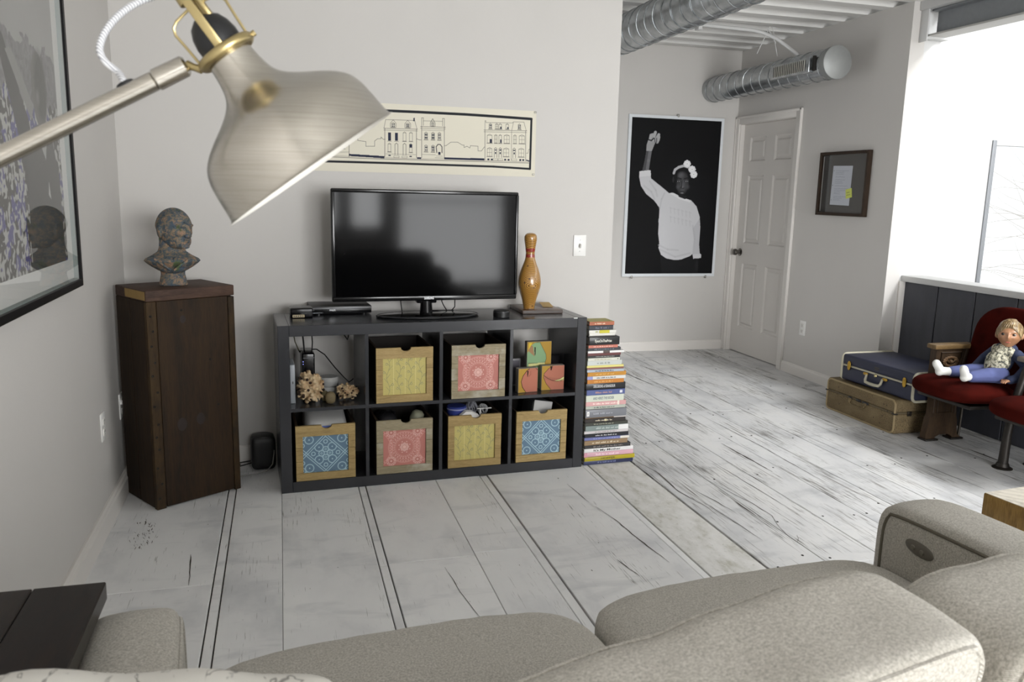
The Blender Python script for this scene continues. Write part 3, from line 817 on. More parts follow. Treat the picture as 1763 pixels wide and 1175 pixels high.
for i in range(3):
    a, b = 4*i, 4*i+4; fs += [(a, b, b+1, a+1), (a+1, b+1, b+3, a+3), (a+3, b+3, b+2, a+2)]
m.mesh(vs, fs); m.build('folded_sheet', plain('#dcdbd8', .6, name='paper_white'), t, 0)
m = MB(); m.box((.08, .03, .263), (.075, .012, .003), M=RZ(0)); m.cyl((.06, .03, .1), (.06, .03, .2625), .004, .004, 8); m.build('card_tab', plain('#dcdbd8', .6, name='paper_white2'), t, 0)
t = thing('tablet_sleeve', 'grey sleeve with white edge in the blue panel crate, bottom right', 'sleeve', SL(1.262, .15, ST+.03), SY)
m = MB(); m.box((0, 0, .135), (.11, .15, .24), .01, M=RY(.16) @ RX(-.06)); m.build('sleeve_body', plain('#3b3c3e', .6, name='sleeve_grey'), t, 40)
m = MB(); m.box((.0, -.079, .142), (.1, .006, .235), .002, M=RY(.16) @ RX(-.06)); m.build('sleeve_edge', plain('#a9a8a6', .5, name='sleeve_edge_mat'), t, 40)

# upper left compartment
t = thing('wifi_router', 'black upright router with cables in the upper left shelf compartment', 'router', SL(.146, .25, ZS), SY)
m = MB(); m.box((0, 0, .11), (.058, .15, .22), .008, 3); m.build('router_body', plain('#0b0b0d', .18, 0, .5, .3, name='router_gloss'), t, 40)
m = MB(); m.box((0, -.0755, .197), (.05, .0015, .003)); m.build('trim_line', plain('#5c5d60', .4, name='router_trim'), t, 0)
tl = NT('router_light'); tl.b.inputs['Emission Color'].default_value = (.35, .4, 1, 1); tl.b.inputs['Emission Strength'].default_value = 1.5; tl.col('#4050ff')
m = MB()
for z in (.18, .168): m.box((-.025, -.0755, z), (.003, .002, .003))
m.build('status_light', tl.m, t, 0)
cb = plain('#0c0c0d', .5, name='cable_black')
m = MB()
m.tube([(-.012, .02, .22), (-.014, .03, .26), (-.018, .06, .318)], .004, 8)
m.tube([(.026, .04, .205), (.03, .05, .25), (.028, .08, .318)], .003, 8)
m.tube([(.02, .05, .215), (.05, .06, .212), (.09, .08, .18), (.14, .1, .11), (.185, .11, .055), (.21, .1, .03), (.228, .08, .05)], .003, 8)
m.build('router_cable', cb, t)
m = MB(); m.tube([(-.03, .06, .2), (-.05, .08, .25), (-.06, .09, .318)], .0028, 8); m.build('olive_cable', plain('#4d4a34', .6, name='cable_olive'), t)
t = thing('hanging_cord', 'black cord hanging in a loop in upper left compartment, right side', 'cord', SL(.34, .36, SHH-ST-.002), SY)
m = MB(); m.tube([(-.015, 0, .0), (-.013, 0, -.03), (-.004, 0, -.06), (.012, 0, -.085), (.018, .01, -.07), (.024, .01, -.03), (.024, .01, 0)], .0032, 8); m.build('cord_loop', cb, t)
t = thing('white_router', 'slim pale grey device standing at the far left of the shelf compartment', 'device', SL(.066, .17, ZS), SY)
m = MB(); m.box((0, 0, .092), (.024, .15, .184), .005, 3); m.build('device_body', plain('#9ea3a8', .4, name='device_grey'), t, 40)
m = MB(); m.box((.001, -.0753, .10), (.004, .0012, .012)); m.build('device_mark', M_BLACK, t, 0)

tc = NT('coral_bone'); tc.p(.6, 0, .4)
nc = tc.noise(tc.coords((1, 1, 1)), 28, 5, .6); tc.col(tc.ramp(nc, [(.3, '#5e3a22'), (.42, '#a88a66'), (.6, '#cbb896'), (.75, '#b78366')])); tc.bump(nc, .5, .004); M_CORAL = tc.m
def coral(name, label, x, y, sx, sy, sz, seed, vox, n=60):
    q = random.Random(seed); m = MB()
    m.sphere((0, 0, sz*.48), 1, 16, None, (sx*.34, sy*.34, sz*.36))
    for k in range(n):
        a, b = q.uniform(0, 2*PI), q.uniform(-.95, 1); rr = math.sqrt(max(0, 1-b*b))
        p = Vector((rr*math.cos(a)*sx*.40, rr*math.sin(a)*sy*.40, sz*.48+b*sz*.38)); r = q.uniform(.05, .11)*min(sx, sz)
        if q.random() < .5: m.sphere(p, r, 8)
        else:
            d = (p-Vector((0, 0, sz*.48))).normalized(); m.tube([p-d*r, p+d*r*.3+Vector((q.uniform(-r, r), q.uniform(-r, r), q.uniform(-r, r)))*.8, p+d*r*1.1], [r*.7, r*.55, r*.4], 7)
    t = thing(name, label, 'coral', SL(x, y, ZS), SY, 'coral and stones on the upper left shelf')
    o = remesh(m, vox, 'coral_body', M_CORAL, t, 2)
    zmin = min(v.co.z for v in o.data.vertices); o.data.transform(T(0, 0, -zmin))
    m = MB()
    for k in range(14):
        a, b = q.uniform(PI, 2*PI), q.uniform(-.7, .8); rr = math.sqrt(1-b*b)
        p = Vector((rr*math.cos(a)*sx*.45, rr*math.sin(a)*sy*.45, sz*.48+b*sz*.42-zmin)); m.sphere(p, min(sx, sz)*.05, 8)
    tag(m.build('dark_pores', plain('#2e1d12', .9, name='pore_brown'), t), kind='stuff')
coral('coral_lump', 'tall knobbly cream and brown coral at left in upper left compartment', .145, .095, .135, .12, .178, 5, .003, 80)
coral('coral_piece', 'low jagged greenish cream coral at right in upper left compartment', .318, .115, .115, .10, .092, 12, .0025, 70)
def stone(label, x, y, d, c):
    t = thing('pebble', label, 'stone', SL(x, y, ZS), SY, 'coral and stones on the upper left shelf')
    m = MB(); m.pillow((0, 0, d[2]/2), d, .42, 8); m.build('stone_body', plain(c, .7, var=.15), t, 60)
    m = MB(); m.tube([(d[0]*.49*math.cos(a), d[1]*.49*math.sin(a)*1, d[2]*.55) for a in [2*PI*k/20 for k in range(20)]], .0012, 5, True); m.build('stone_band', plain('#4a4030', .8), t)
stone('round olive brown pebble between the two coral pieces', .232, .06, (.048, .045, .058), '#6e6145')
stone('small pale pebble behind the round pebble by the coral', .212, .115, (.036, .036, .05), '#7b7252')
t = thing('white_tin', 'stacked pair of round white tins behind the coral on the upper left shelf', 'tin', SL(.245, .24, ZS), SY)
m = MB()
for z in (0, .046): m.lathe([(0, z), (.043, z), (.045, z+.004), (.045, z+.04), (.043, z+.0445), (0, z+.0445)], 32)
m.build('tin_body', plain('#a9a9a7', .5, name='tin_white'), t, 40)
m = MB()
for z in (.024, .070): m.lathe([(.0451, z), (.0462, z+.001), (.0462, z+.018), (.0451, z+.019)], 32)
m.build('tin_lid', plain('#b5b5b2', .45, name='lid_white'), t, 40)

# three little canvases and an acrylic photo frame
def canvas(label, x, y, rz, W_, H_, art, z=ZS):
    t = thing('small_canvas', label, 'painting', SL(x, y, z), SY+rz, 'little painted canvases in the shelf')
    m = MB(); m.span(-W_/2, W_/2, 0, .036, 0, H_, .002, 1); m.build('canvas_block', plain('#8f8880', .7, name='canvas_edge'), t, 30)
    k = Ink(W_-.003, H_-.003, 84, 84, '#ad8a3c'); art(k, W_, H_)
    k.build('painted_face', VINK, t, T(-W_/2+.0015, -.0008, .0015))
    return t
OC, BR, GR, PK, TE = '#ad8a3c', '#2b2018', '#84a47c', '#b0705c', '#d9d491'
def art_green(k, w_, h):
    P = [(0, 0), (.62, 0), (.72, .22), (.70, .36), (.78, .44), (.72, .52), (.78, .62), (.76, .72), (.62, .86), (.5, .98), (.3, .97), (.12, .9), (.0, .75)]
    P = [(a*w_, b*h) for a, b in P]; k.poly(P, GR); k.line(P[1:11], .0016, BR)
    k.poly([(.04*w_, .8*h), (.3*w_, .68*h), (.22*w_, .9*h), (.05*w_, .95*h)], '#9c7a58'); k.poly([(.05*w_, .97*h), (.2*w_, .97*h), (.05*w_, .82*h)], '#d4b53a')
    k.poly([(.28*w_, .88*h), (.34*w_, .88*h), (.33*w_, .72*h), (.31*w_, .68*h)], BR)
    k.poly([(.06*w_, .47*h), (.72*w_, .49*h), (.73*w_, .54*h), (.06*w_, .53*h)], TE); k.line([(.05*w_, .535*h), (.74*w_, .545*h)], .0016, BR); k.line([(.05*w_, .468*h), (.72*w_, .485*h)], .0012, BR)
    for i in range(11): x = (.10+.057*i)*w_; k.line([(x, .45*h), (x, .55*h)], .0009, '#5e5a34')
def art_left(k, w_, h):
    P = [(1, 0), (.38, 0), (.2, .22), (.13, .45), (.22, .68), (.4, .88), (.55, .97), (.78, 1), (1, 1)]
    P = [(a*w_, b*h) for a, b in P]; k.poly(P, PK); k.line(P[1:7], .003, BR); k.line([(.84*w_, h), (.95*w_, .9*h)], .003, BR)
    k.poly([(.42*w_, .88*h), (.5*w_, .87*h), (.47*w_, .66*h), (.44*w_, .62*h)], BR); k.line([(.6*w_, .86*h), (.62*w_, .74*h), (.52*w_, .64*h)], .0014, '#6b3c2e')
def art_right(k, w_, h):
    P = [(1, 0), (.42, 0), (.2, .25), (.08, .5), (.1, .68), (.28, .86), (.45, .97), (.6, 1), (1, 1)]
    P = [(a*w_, b*h) for a, b in P]; k.poly(P, PK); k.line(P[1:8], .0022, BR)
    k.poly([(.36*w_, .97*h), (.46*w_, .95*h), (.42*w_, .8*h), (.38*w_, .78*h)], BR)
    sm = [(.08, .6), (.25, .48), (.45, .38), (.65, .34), (.85, .36), (1, .42)]
    k.poly([(.55*w_, .365*h), (.8*w_, .42*h), (1*w_, .52*h), (1*w_, .38*h), (.8*w_, .34*h), (.62*w_, .34*h)], TE)
    k.line([(a*w_, b*h) for a, b in sm], .0022, BR); k.line([(.62*w_, .38*h), (.8*w_, .43*h), (1*w_, .54*h)], .0014, BR)
    for i in range(13):
        a = .16+.06*i; z = .52-.36*(a-.1)+.22*(a-.1)**2; k.line([((a+.01)*w_, (z+.07)*h), ((a-.01)*w_, (z-.06)*h)], .0011, BR)
canvas('green mouth canvas standing behind the two red ones in the shelf', 1.287, .125, 0, .133, .245, art_green)
canvas('red canvas with closed face, left front one in the shelf compartment', 1.205, .055, .10, .108, .124, art_left)
canvas('red canvas with stitched grin and teeth, right front one in compartment', 1.346, .075, 0, .124, .128, art_right)
t = thing('acrylic_photo_frame', 'small clear photo frame behind the canvases at left of compartment', 'photo frame', SL(1.165, .20, ZS), SY)
m = MB(); m.span(-.05, .05, 0, .008, 0, .145, .002); m.build('frame_block', plain('#8d8c8f', .15, name='acrylic_grey'), t, 30)
m = MB(); m.span(-.042, .042, -.001, 0.0005, .01, .135); m.build('photo', plain('#55525a', .3, name='photo_grey'), t, 0)
m = MB(); m.span(-.03, .03, .006, .05, 0, .004, .001); m.build('frame_foot', plain('#8d8c8f', .15, name='acrylic_grey2'), t, 30)
t = thing('acrylic_photo_frame', 'dark photo frame leaning at the right of the canvas compartment', 'photo frame', SL(1.385, .20, ZS), SY-.3)
m = MB(); m.span(-.045, .045, 0, .008, 0, .16, .002); m.build('frame_block', plain('#151416', .8, spec=.1, name='frame_dark'), t, 30)
m = MB(); m.span(-.036, .036, -.001, 0.0005, .01, .15); m.build('photo', plain('#1d1b1e', .8, spec=.1, name='photo_dark'), t, 0)

# ================================================================== ON TOP OF THE SHELF
TZ = SHH
M_GLOSSB = plain('#08080a', .2, 0, .18, 0, name='gloss_black')
ts = NT('screen_black'); ts.p(.075, 0, .11); ts.col('#020203'); M_SCREEN = ts.m
t = thing('television', 'large flat black television on an oval stand on the grey shelf', 'television', SL(.722, .205, TZ), SY)
W_, H0, H1 = .918, .074, .606
m = MB(); m.span(-W_/2, W_/2, -.012, .02, H0, H1, .008, 3); m.span(-W_/2+.05, W_/2-.05, .02, .06, H0+.06, H1-.1, .02, 3); m.build('tv_body', M_GLOSSB, t, 40)
m = MB(); m.span(-W_/2+.016, W_/2-.016, -.0132, -.0115, H0+.026, H1-.018); m.build('screen', M_SCREEN, t, 0)
m = MB()
for a, b, c, d_ in ((-W_/2, W_/2, H1-.018, H1-.0), (-W_/2, W_/2, H0+.0, H0+.026)): m.span(a+.004, b-.004, -.0165, -.0115, c+.002, d_-.002, .0022, 3)
for a, b in ((-W_/2, -W_/2+.016), (W_/2-.016, W_/2)): m.span(a+.002, b-.001, -.0165, -.0115, H0+.024, H1-.016, .0022, 3)
m.build('bezel', plain('#0a0a0c', .15, 0, .3, .05, name='bezel_gloss'), t, 40)
text_mesh('SAMSUNG', .016, T(.005, -.0170, H0+.0125) @ FRONT, 'brand_lettering', plain('#c9cacc', .3, .3, name='lettering_silver'), t, width=.047, bold=.0004)
m = MB(); m.cyl((0, .025, .008), (0, .025, H0-.001), .032, .028, 24, .003); m.box((0, .03, H0+.01), (.10, .045, .05), .006); m.build('stand_neck', M_GLOSSB, t, 40)
m = MB(); m.lathe([(0, 0), (.25, 0), (.255, .003), (.253, .007), (.235, .010), (.05, .014), (0, .014)], 64, T(0, -.02, 0), 1, .42); m.build('stand_base', plain('#0a0a0b', .12, 0, .3, .1, name='base_gloss'), t, 40)
m = MB(); m.tube([(.253*math.cos(a), -.02+.253*.42*math.sin(a), .0075) for a in [2*PI*k/64 for k in range(64)]], .0028, 6, True); m.build('base_rim', plain('#55565a', .2, .8, name='rim_chrome'), t)
m = MB()
for pts in ([(-.12, .06, H0+.1), (-.122, .05, H0-.01), (-.12, .03, .02), (-.115, .05, .012)], [(.10, .06, H0+.1), (.09, .07, H0-.015), (.10, .08, .04), (.12, .09, .01)], [(.155, .06, H0+.1), (.158, .07, .03), (.155, .12, .004)], [(.02, .1, .005), (.05, .08, .012), (.09, .09, .008), (.16, .1, .006)]):
    m.tube(pts, .0028, 7)
m.build('tv_cable', cb, t)

t = thing('dvd_player', 'flat black disc player on the grey shelf left of the television', 'disc player', SL(.317, .33, TZ), SY+.02)
m = MB(); m.span(-.145, .145, -.04, .16, .006, .042, .003, 2); m.build('player_body', plain('#121214', .35, name='player_black'), t, 40)
m = MB(); m.span(-.143, .143, -.0425, -.0395, .010, .030, .0012); m.build('front_panel', M_GLOSSB, t, 40)
m = MB(); m.span(-.14, .13, -.0432, -.0423, .0318, .0328); m.span(-.14, -.09, -.0434, -.0425, .0118, .0128); m.build('trim_line', plain('#8b8c90', .25, .6, name='player_trim'), t, 0)
text_mesh('PHILIPS', .008, T(-.045, -.0431, .024) @ FRONT, 'brand_lettering', plain('#c9cacc', .3, .3), t, width=.028, bold=.0002)
m = MB()
for x in (-.11, .11):
    for y in (-.02, .13): m.cyl((x, y, 0), (x, y, .007), .01, .01, 12)
m.build('rubber_feet', M_BLACK, t)
t = thing('media_box', 'small black box with bronze lettering strip at left end of the shelf top', 'box', SL(.123, .255, TZ), SY)
m = MB(); m.span(-.052, .052, -.04, .06, 0, .046, .006, 3); m.build('box_body', M_GLOSSB, t, 40)
m = MB(); m.span(-.042, .012, -.0412, -.0398, .004, .016); m.build('front_strip', plain('#8d8062', .4, .4, name='strip_bronze'), t, 0)
m = MB()
for k in range(5): m.span(-.039+k*.010, -.032+k*.010, -.0418, -.0411, .007, .013)
m.build('strip_marks', plain('#2e2a22', .5, name='strip_dark'), t, 0)
t = thing('smart_speaker', 'small round black puck speaker on the shelf between television and bowling pin', 'speaker', SL(1.067, .085, TZ), SY)
m = MB(); m.lathe([(0, 0), (.038, 0), (.041, .003), (.041, .031), (.038, .034), (0, .034)], 36); m.build('puck_body', plain('#0c0c0d', .4, name='puck_black'), t, 40)
m = MB(); m.lathe([(.0415, .026), (.0418, .029), (.0395, .0335), (.0385, .0342)], 36); m.build('light_ring', plain('#1f2023', .2, name='ring_grey'), t, 40)
t = thing('wooden_plaque', 'dark wooden plaque base under the bowling pin on the shelf', 'plaque', SL(1.315, .27, TZ), SY-.03)
m = MB(); m.span(-.108, .108, -.115, .115, 0, .019, .002); m.build('plaque_board', wood('walnut_plaque', '#2a1b10', '#4b3220', '#5e412a', (3, 14, 14), .35, .1, 5, coat=.3), t, 30)
m = MB(); m.span(-.106, .106, -.1157, -.1148, .002, .017); m.build('plaque_edge', plain('#33241a', .4, name='plaque_edge_dark'), t, 0)
t = thing('kraft_tag', 'tan card tag lying tilted on the plaque beside the pin', 'tag', SL(1.378, .275, TZ+.0192), SY-.15)
m = MB(); m.box((0, .02, .0065), (.055, .10, .002), .0006, M=RX(.10)); m.build('tag_card', plain('#b59862', .7, name='kraft'), t, 0)
m = MB(); m.box((0, -.026, .0025), (.05, .02, .003), .001); m.build('tag_fold', plain('#8c744a', .7, name='kraft_dark'), t, 0)
tp = NT('pin_wood'); tp.p(.28, 0, .5, .6, .1)
wv = tp.add('ShaderNodeTexWave', wave_type='RINGS', rings_direction='X'); tp.l.new(tp.coords((1, 1, .62), loc=(.0, .06, -.075), rot=(0, 0, .1)), wv.inputs['Vector']); wv.inputs['Scale'].default_value = 62; wv.inputs['Distortion'].default_value = 1.6; wv.inputs['Detail'].default_value = 2
c = tp.ramp(wv.outputs[0], [(.15, '#6e4a1b'), (.5, '#a97b36'), (1, '#be9148')])
vo = tp.add('ShaderNodeTexVoronoi'); tp.l.new(tp.coords((34, 34, 22)), vo.inputs['Vector']); vo.inputs['Scale'].default_value = 1
c = tp.mix(tp.ramp(vo.outputs['Distance'], [(.10, .9), (.16, 0.)]), c, '#4a2c12'); tp.col(c)
t = thing('bowling_pin', 'old wooden bowling pin with two red neck stripes on a plaque', 'bowling pin', SL(1.262, .23, TZ+.0192), SY)
prof = [(0, 0), (.026, 0), (.0285, .004), (.037, .045), (.0495, .085), (.0575, .115), (.0585, .14), (.0535, .172), (.0435, .205), (.033, .232), (.0265, .252), (.0235, .268), (.0228, .285), (.0242, .30), (.0275, .322), (.031, .344), (.0322, .357), (.030, .372), (.023, .381), (.011, .3855), (0, .386)]
def smoothprof(p, n=6):
    out = []
    for i in range(len(p)-1):
        p0, p1, p2, p3 = p[max(0, i-1)], p[i], p[i+1], p[min(len(p)-1, i+2)]
        for k in range(n):
            u = k/n; f = lambda a, b, c_, d_: .5*(2*b+(c_-a)*u+(2*a-5*b+4*c_-d_)*u*u+(3*b-a-3*c_+d_)*u**3)
            out.append((max(0, f(p0[0], p1[0], p2[0], p3[0])), f(p0[1], p1[1], p2[1], p3[1])))
    return out+[p[-1]]
pp = smoothprof(prof); pp[0] = (0, 0)
m = MB(); m.lathe(pp, 40); m.build('pin_body', tp.m, t, 70)
def rad(z):
    for (r0, z0), (r1, z1) in zip(pp[6:], pp[7:]):
        if z0 <= z <= z1: return r0+(r1-r0)*(z-z0)/(z1-z0+1e-9)
    return .02
for z0, z1 in ((.263, .278), (.292, .308)):
    m = MB(); m.lathe([(rad(z0+(z1-z0)*k/4)+.0005, z0+(z1-z0)*k/4) for k in range(5)], 40); m.build('red_stripe', plain('#8d2f26', .3, coat=.5, name='stripe_red'), t, 70)

# ================================================================== BOOK STACK
Z = [.753, .734, .71, .694, .682, .676, .634, .619, .604, .592, .579, .567, .552, .528, .516, .507, .493, .472, .455, .434, .4, .372, .338, .315, .298, .255, .248, .227, .211, .183, .167, .148, .133, .108, .089, .068, .044, .022, 0]
XE = [1.647, 1.642, 1.659, 1.653, 1.653, 1.677, 1.67, 1.689, 1.706, 1.69, 1.688, 1.685, 1.699, 1.71, 1.71, 1.711, 1.725, 1.722, 1.714, 1.725, 1.723, 1.718, 1.733, 1.731, 1.735, 1.737, 1.734, 1.748, 1.753, 1.754, 1.755, 1.759, 1.75, 1.768, 1.786, 1.787, 1.795, 1.789]
BK = [('#a45a39', 'marks', '#e6c9ac', 'rust orange paperback with yellow green cover, topmost book of the stack'),
('#23252f', 'marks', '#6d7180', 'dark navy paperback, second from the top of the book stack'),
('#d6d4cc', 'marks', '#8a8a2a', 'white book with yellow title patch near the top of the stack'),
('#dcdad2', '', '#777777', 'plain cream book under the yellow patched one near the top'),
('#55524f', 'marks', '#b9b7b3', 'thin grey book lying on the thick black one'),
('#121211', 'EyesOnThePrize', '#e7e6da', 'thick black paperback with white EyesOnThePrize lettering'),
('#c0705e', 'marks', '#e9c3b6', 'salmon pink book just below the thick black paperback'),
('#2c3036', 'marks', '#80868c', 'slate grey book beneath the salmon one'),
('#e2e0de', '', '#444444', 'thin bright white book with small photo, sticking out at right'),
('#5f2c2a', '', '#b98f87', 'maroon book below the white protruding one'),
('#191716', 'marks', '#b9b7b0', 'thin black book with pale title under the maroon one'),
('#cfcfc2', 'marks', '#a9a58f', 'ivory paperback with small black mark at right end'),
('#c3c7c2', 'marks', '#8f958f', 'pale grey green paperback below the ivory one'),
('#d8cf7d', '', '#777755', 'thin lemon yellow book in the middle of the stack'),
('#8a5a50', '', '#d2b1a6', 'thin brownish pink book under the lemon yellow one'),
('#a9b2bd', 'marks', '#26282e', 'light blue grey book with black title'),
('#bd8426', 'marks', '#dcae61', 'ochre orange paperback with long spine, middle of the stack'),
('#d6d5d1', 'marks', '#55565c', 'white paperback with lilac left end below the ochre one'),
('#bf7a2a', 'marks', '#e0b168', 'orange paperback with streaked spine above the black one'),
('#17181b', 'DELUSIONS of GRANDEUR', '#d9dadb', 'black hardback reading Delusions of Grandeur'),
('#4f5b8e', 'marks', '#b98f86', 'blue violet paperback with white square emblem'),
('#ced3c3', "AND HERE'S THE KICKER", '#5d6a78', "pale mint paperback reading And Here's The Kicker"),
('#d3a1a0', 'marks', '#f0dcd6', 'pink paperback with pale band near right end'),
('#b4b8ac', 'marks', '#4e5a52', 'thin pale green grey book below the pink one'),
('#77797f', 'marks', '#a6a9b0', 'thick silver grey hardback with a Z emblem'),
('#6a5132', '', '#d9c187', 'very thin brown book under the silver hardback'),
('#241c18', 'marks', '#d5cbb4', 'black brown paperback with cream dot on the spine'),
('#35372f', 'marks', '#a9aa97', 'dark olive book in the lower part of the stack'),
('#7d8a87', 'marks', '#bcc5c2', 'grey green library book with white sticker at right'),
('#cfc9c9', 'marks', '#9b9295', 'pale pinkish white book under the library book'),
('#15161c', 'marks', '#cfcfd2', 'black paperback with thin white title line, lower part'),
('#6c72a6', 'marks', '#a9add0', 'lilac blue book with white ends'),
('#8c7456', 'marks', '#d8cbb2', 'tan brown striped paperback in lower part of the stack'),
('#2b2929', 'marks', '#8d8580', 'charcoal book with curved right edge, lower part'),
('#dedcdb', "It's My Mother", '#1c1c1c', 'white hardback with handwritten black title near the bottom'),
('#cfa3ae', 'marks', '#ead3d8', 'pink hardback third from the bottom'),
('#a89a1e', 'HOFFER', '#5b5310', 'mustard yellow hardback reading HOFFER, second from the bottom'),
('#343a5c', 'marks', '#6f7699', 'navy blue book at the very bottom of the stack')]
M_PAGE = plain('#cfc9ba', .8, name='paper_edges')
for i, (c, title, tc_, lab) in enumerate(BK):
    z1, z0 = Z[i], Z[i+1]; th = z1-z0-.0004
    x0 = 1.502+rnd.uniform(0, .006)+(.004 if i < 6 else 0); x1 = XE[i]; L = x1-x0
    dep = min(.20, max(.11, L*.68)); y0 = .098+rnd.uniform(-.004, .006); ct = .0016 if th < .018 else .0025
    hard = i in (5, 19, 24, 34, 35, 36, 37)
    t = thing('book', lab+(' beside the shelf' if len(lab.split()) < 14 else ''), 'book', ((x0+x1)/2, y0, z0), SY+rnd.uniform(-.012, .012), 'stack of books beside the shelf')
    m = MB()
    m.span(-L/2, L/2, 0, ct, 0, th, min(ct*.45, .0009), 1); m.span(-L/2, L/2, ct*.8, dep, 0, ct); m.span(-L/2, L/2, ct*.8, dep, th-ct, th)
    if hard: m.span(-L/2, L/2, -.0015, ct*.6, .001, th-.001, .001, 2)
    m.build('cover', plain(c, .42, coat=.1), t, 30)
    in_ = .003 if hard else .0008
    m = MB(); m.span(-L/2+in_, L/2-in_, ct, dep-in_*2, ct, th-ct); m.build('pages', M_PAGE, t, 30)
    yf = -.0019 if hard else -.0004
    if title and th > .009:
        tm = plain(tc_, .5); s = min(th*.62, .017)
        if i in (5, 19, 21, 34, 36):
            text_mesh(title, s*1.15, T(-L*.04, yf, th*.5) @ FRONT, 'title', tm, t, ext=.0002, width=L*(.55 if len(title) > 8 else .28), bold=.0002)
        else:   # lettering too small to read in the photograph
            m = MB(); x = -L*rnd.uniform(.22, .34); xe = L*rnd.uniform(.12, .34); hh_ = min(th*.36, .0085)
            while x < xe:
                for _ in range(rnd.randint(3, 8)):
                    wl = hh_*rnd.uniform(.28, .6); h1 = hh_*rnd.choice((.62, .62, 1.0))
                    m.span(x, x+wl*.75, yf-.0002, yf+.0004, th*.5-hh_*.5, th*.5-hh_*.5+h1); x += wl
                    if x > xe: break
                x += hh_*.7
            tag(m.build('title_marks', tm, t, 0), kind='stuff')
    # marks that tell a spine apart
    mk = {2: (-.12, .25, '#c4bb2c', 1), 8: (-.08, .1, '#4d3d38', 1), 17: (-.5, -.36, '#9094c4', 1), 20: (.36, .43, '#dfe0e6', .5), 22: (.28, .33, '#ecdcd2', 1), 24: (-.47, -.41, '#ecebea', .55), 25: (.2, .5, '#d6d0cc', 1), 26: (-.02, .03, '#d6cfa8', .55), 28: (.26, .49, '#e3e3e2', .92), 31: (.3, .5, '#d9d4c8', .9), 11: (.42, .45, '#22211f', .3), 37: (.15, .5, '#1f2546', .6), 35: (-.5, -.44, '#c98f9e', 1)}.get(i)
    if mk:
        a, b, cc_, f = mk; h2 = th*f/2; m = MB(); m.span(L*a, L*b, yf-.0003, yf+.0004, th/2-h2, th/2+h2); m.build('spine_mark', plain(cc_, .5), t, 0)
    if i == 24: text_mesh('Z', .012, T(-L*.44, yf-.0004, th*.5) @ FRONT, 'emblem', M_BLACK, t, ext=.0002)
    if i == 0:
        m = MB(); m.span(-L/2+.002, L/2-.002, .003, dep-.002, th, th+.0006); m.build('cover_picture', plain('#a8a05c', .5, var=.2, name='cover_olive'), t, 0)
# ================================================================== PEDESTAL, BUST, SPEAKER
M_OLD = wood('old_board', '#120c06', '#281a0d', '#3a2914', (9, 9, .9), .62, .35, 12, None)
M_OLDE = wood('old_edge_board', '#171009', '#382815', '#4d3c23', (12, 12, 1.4), .7, .5, 12, '#1d1712')
M_OLDT = wood('old_top_board', '#241914', '#46342b', '#5b463a', (2, 12, 12), .65, .4, 12)
PA = math.atan2(.209, .334); PWD, PDP, PHT = .394, .295, .905
t = thing('wooden_pedestal', 'tall dark brown plank pedestal in the corner carrying the painted bust', 'pedestal', (-.517, -.093, 0), PA)
def side(x0, x1, y0, y1, mat, z1=PHT, z0=0, nm='side_board', bev=.002):
    m = MB(); m.span(x0, x1, y0, y1, z0, z1, bev, 1); return m.build(nm, mat, t, 30)
side(0, .042, -.002, .022, M_OLDE, PHT, .001, 'corner_board')
side(.0445, PWD-.031, .001, .022, M_OLD, PHT, .006, 'front_board')
side(PWD-.029, PWD, -.001, .022, M_OLDE, PHT-.004, .0, 'corner_board')
for a, b in ((.024, .16), (.1625, PDP)): side(0.001, .022, a, b, M_OLD, PHT, .004)
for a, b in ((.024, .16), (.1625, PDP)): side(PWD-.022, PWD-.001, a, b, M_OLD, PHT, .004)
side(.024, PWD-.024, PDP-.02, PDP-.001, M_OLD, PHT, .004, 'back_board')
m = MB(); m.span(.0, PWD+.0, -.004, PDP, PHT+.001, PHT+.047, .004, 2); m.build('top_board', M_OLDT, t, 30)
m = MB(); m.span(-.0012, .0006, .006, PDP-.1, PHT+.006, PHT+.042, .0008); m.build('sawn_end', plain('#8c713e', .7, var=.1, name='sawn_pine'), t, 0)
m = MB()
for k in range(13):
    z = .06+k*.066+rnd.uniform(-.012, .012); m.lathe([(0, -.0005), (.0035, 0), (.005, .0008), (.006, .0)], 8, T(.014+.012*(k % 2)+rnd.uniform(-.004, .004), -.0026, z) @ RX(PI/2))
for x, z in ((.15, .86), (.27, .63), (.30, .42)): m.lathe([(0, -.0005), (.004, .0), (.005, .0008), (.006, 0)], 8, T(x, .0, z) @ RX(PI/2))
tag(m.build('nail_holes', plain('#120d09', .9, name='nail_hole_dark'), t), kind='stuff')
for x, z, r in ((.155, .82, .013), (.13, .36, .022), (.215, .37, .02)):
    m = MB(); m.lathe([(0, .0008), (r*.7, .0008), (r, 0)], 14, T(x, .0008, z) @ RX(PI/2) @ Matrix.Diagonal((1, 1.35, 1, 1))); m.build('wood_knot', plain('#1d120b', .7, name='knot_dark'), t)

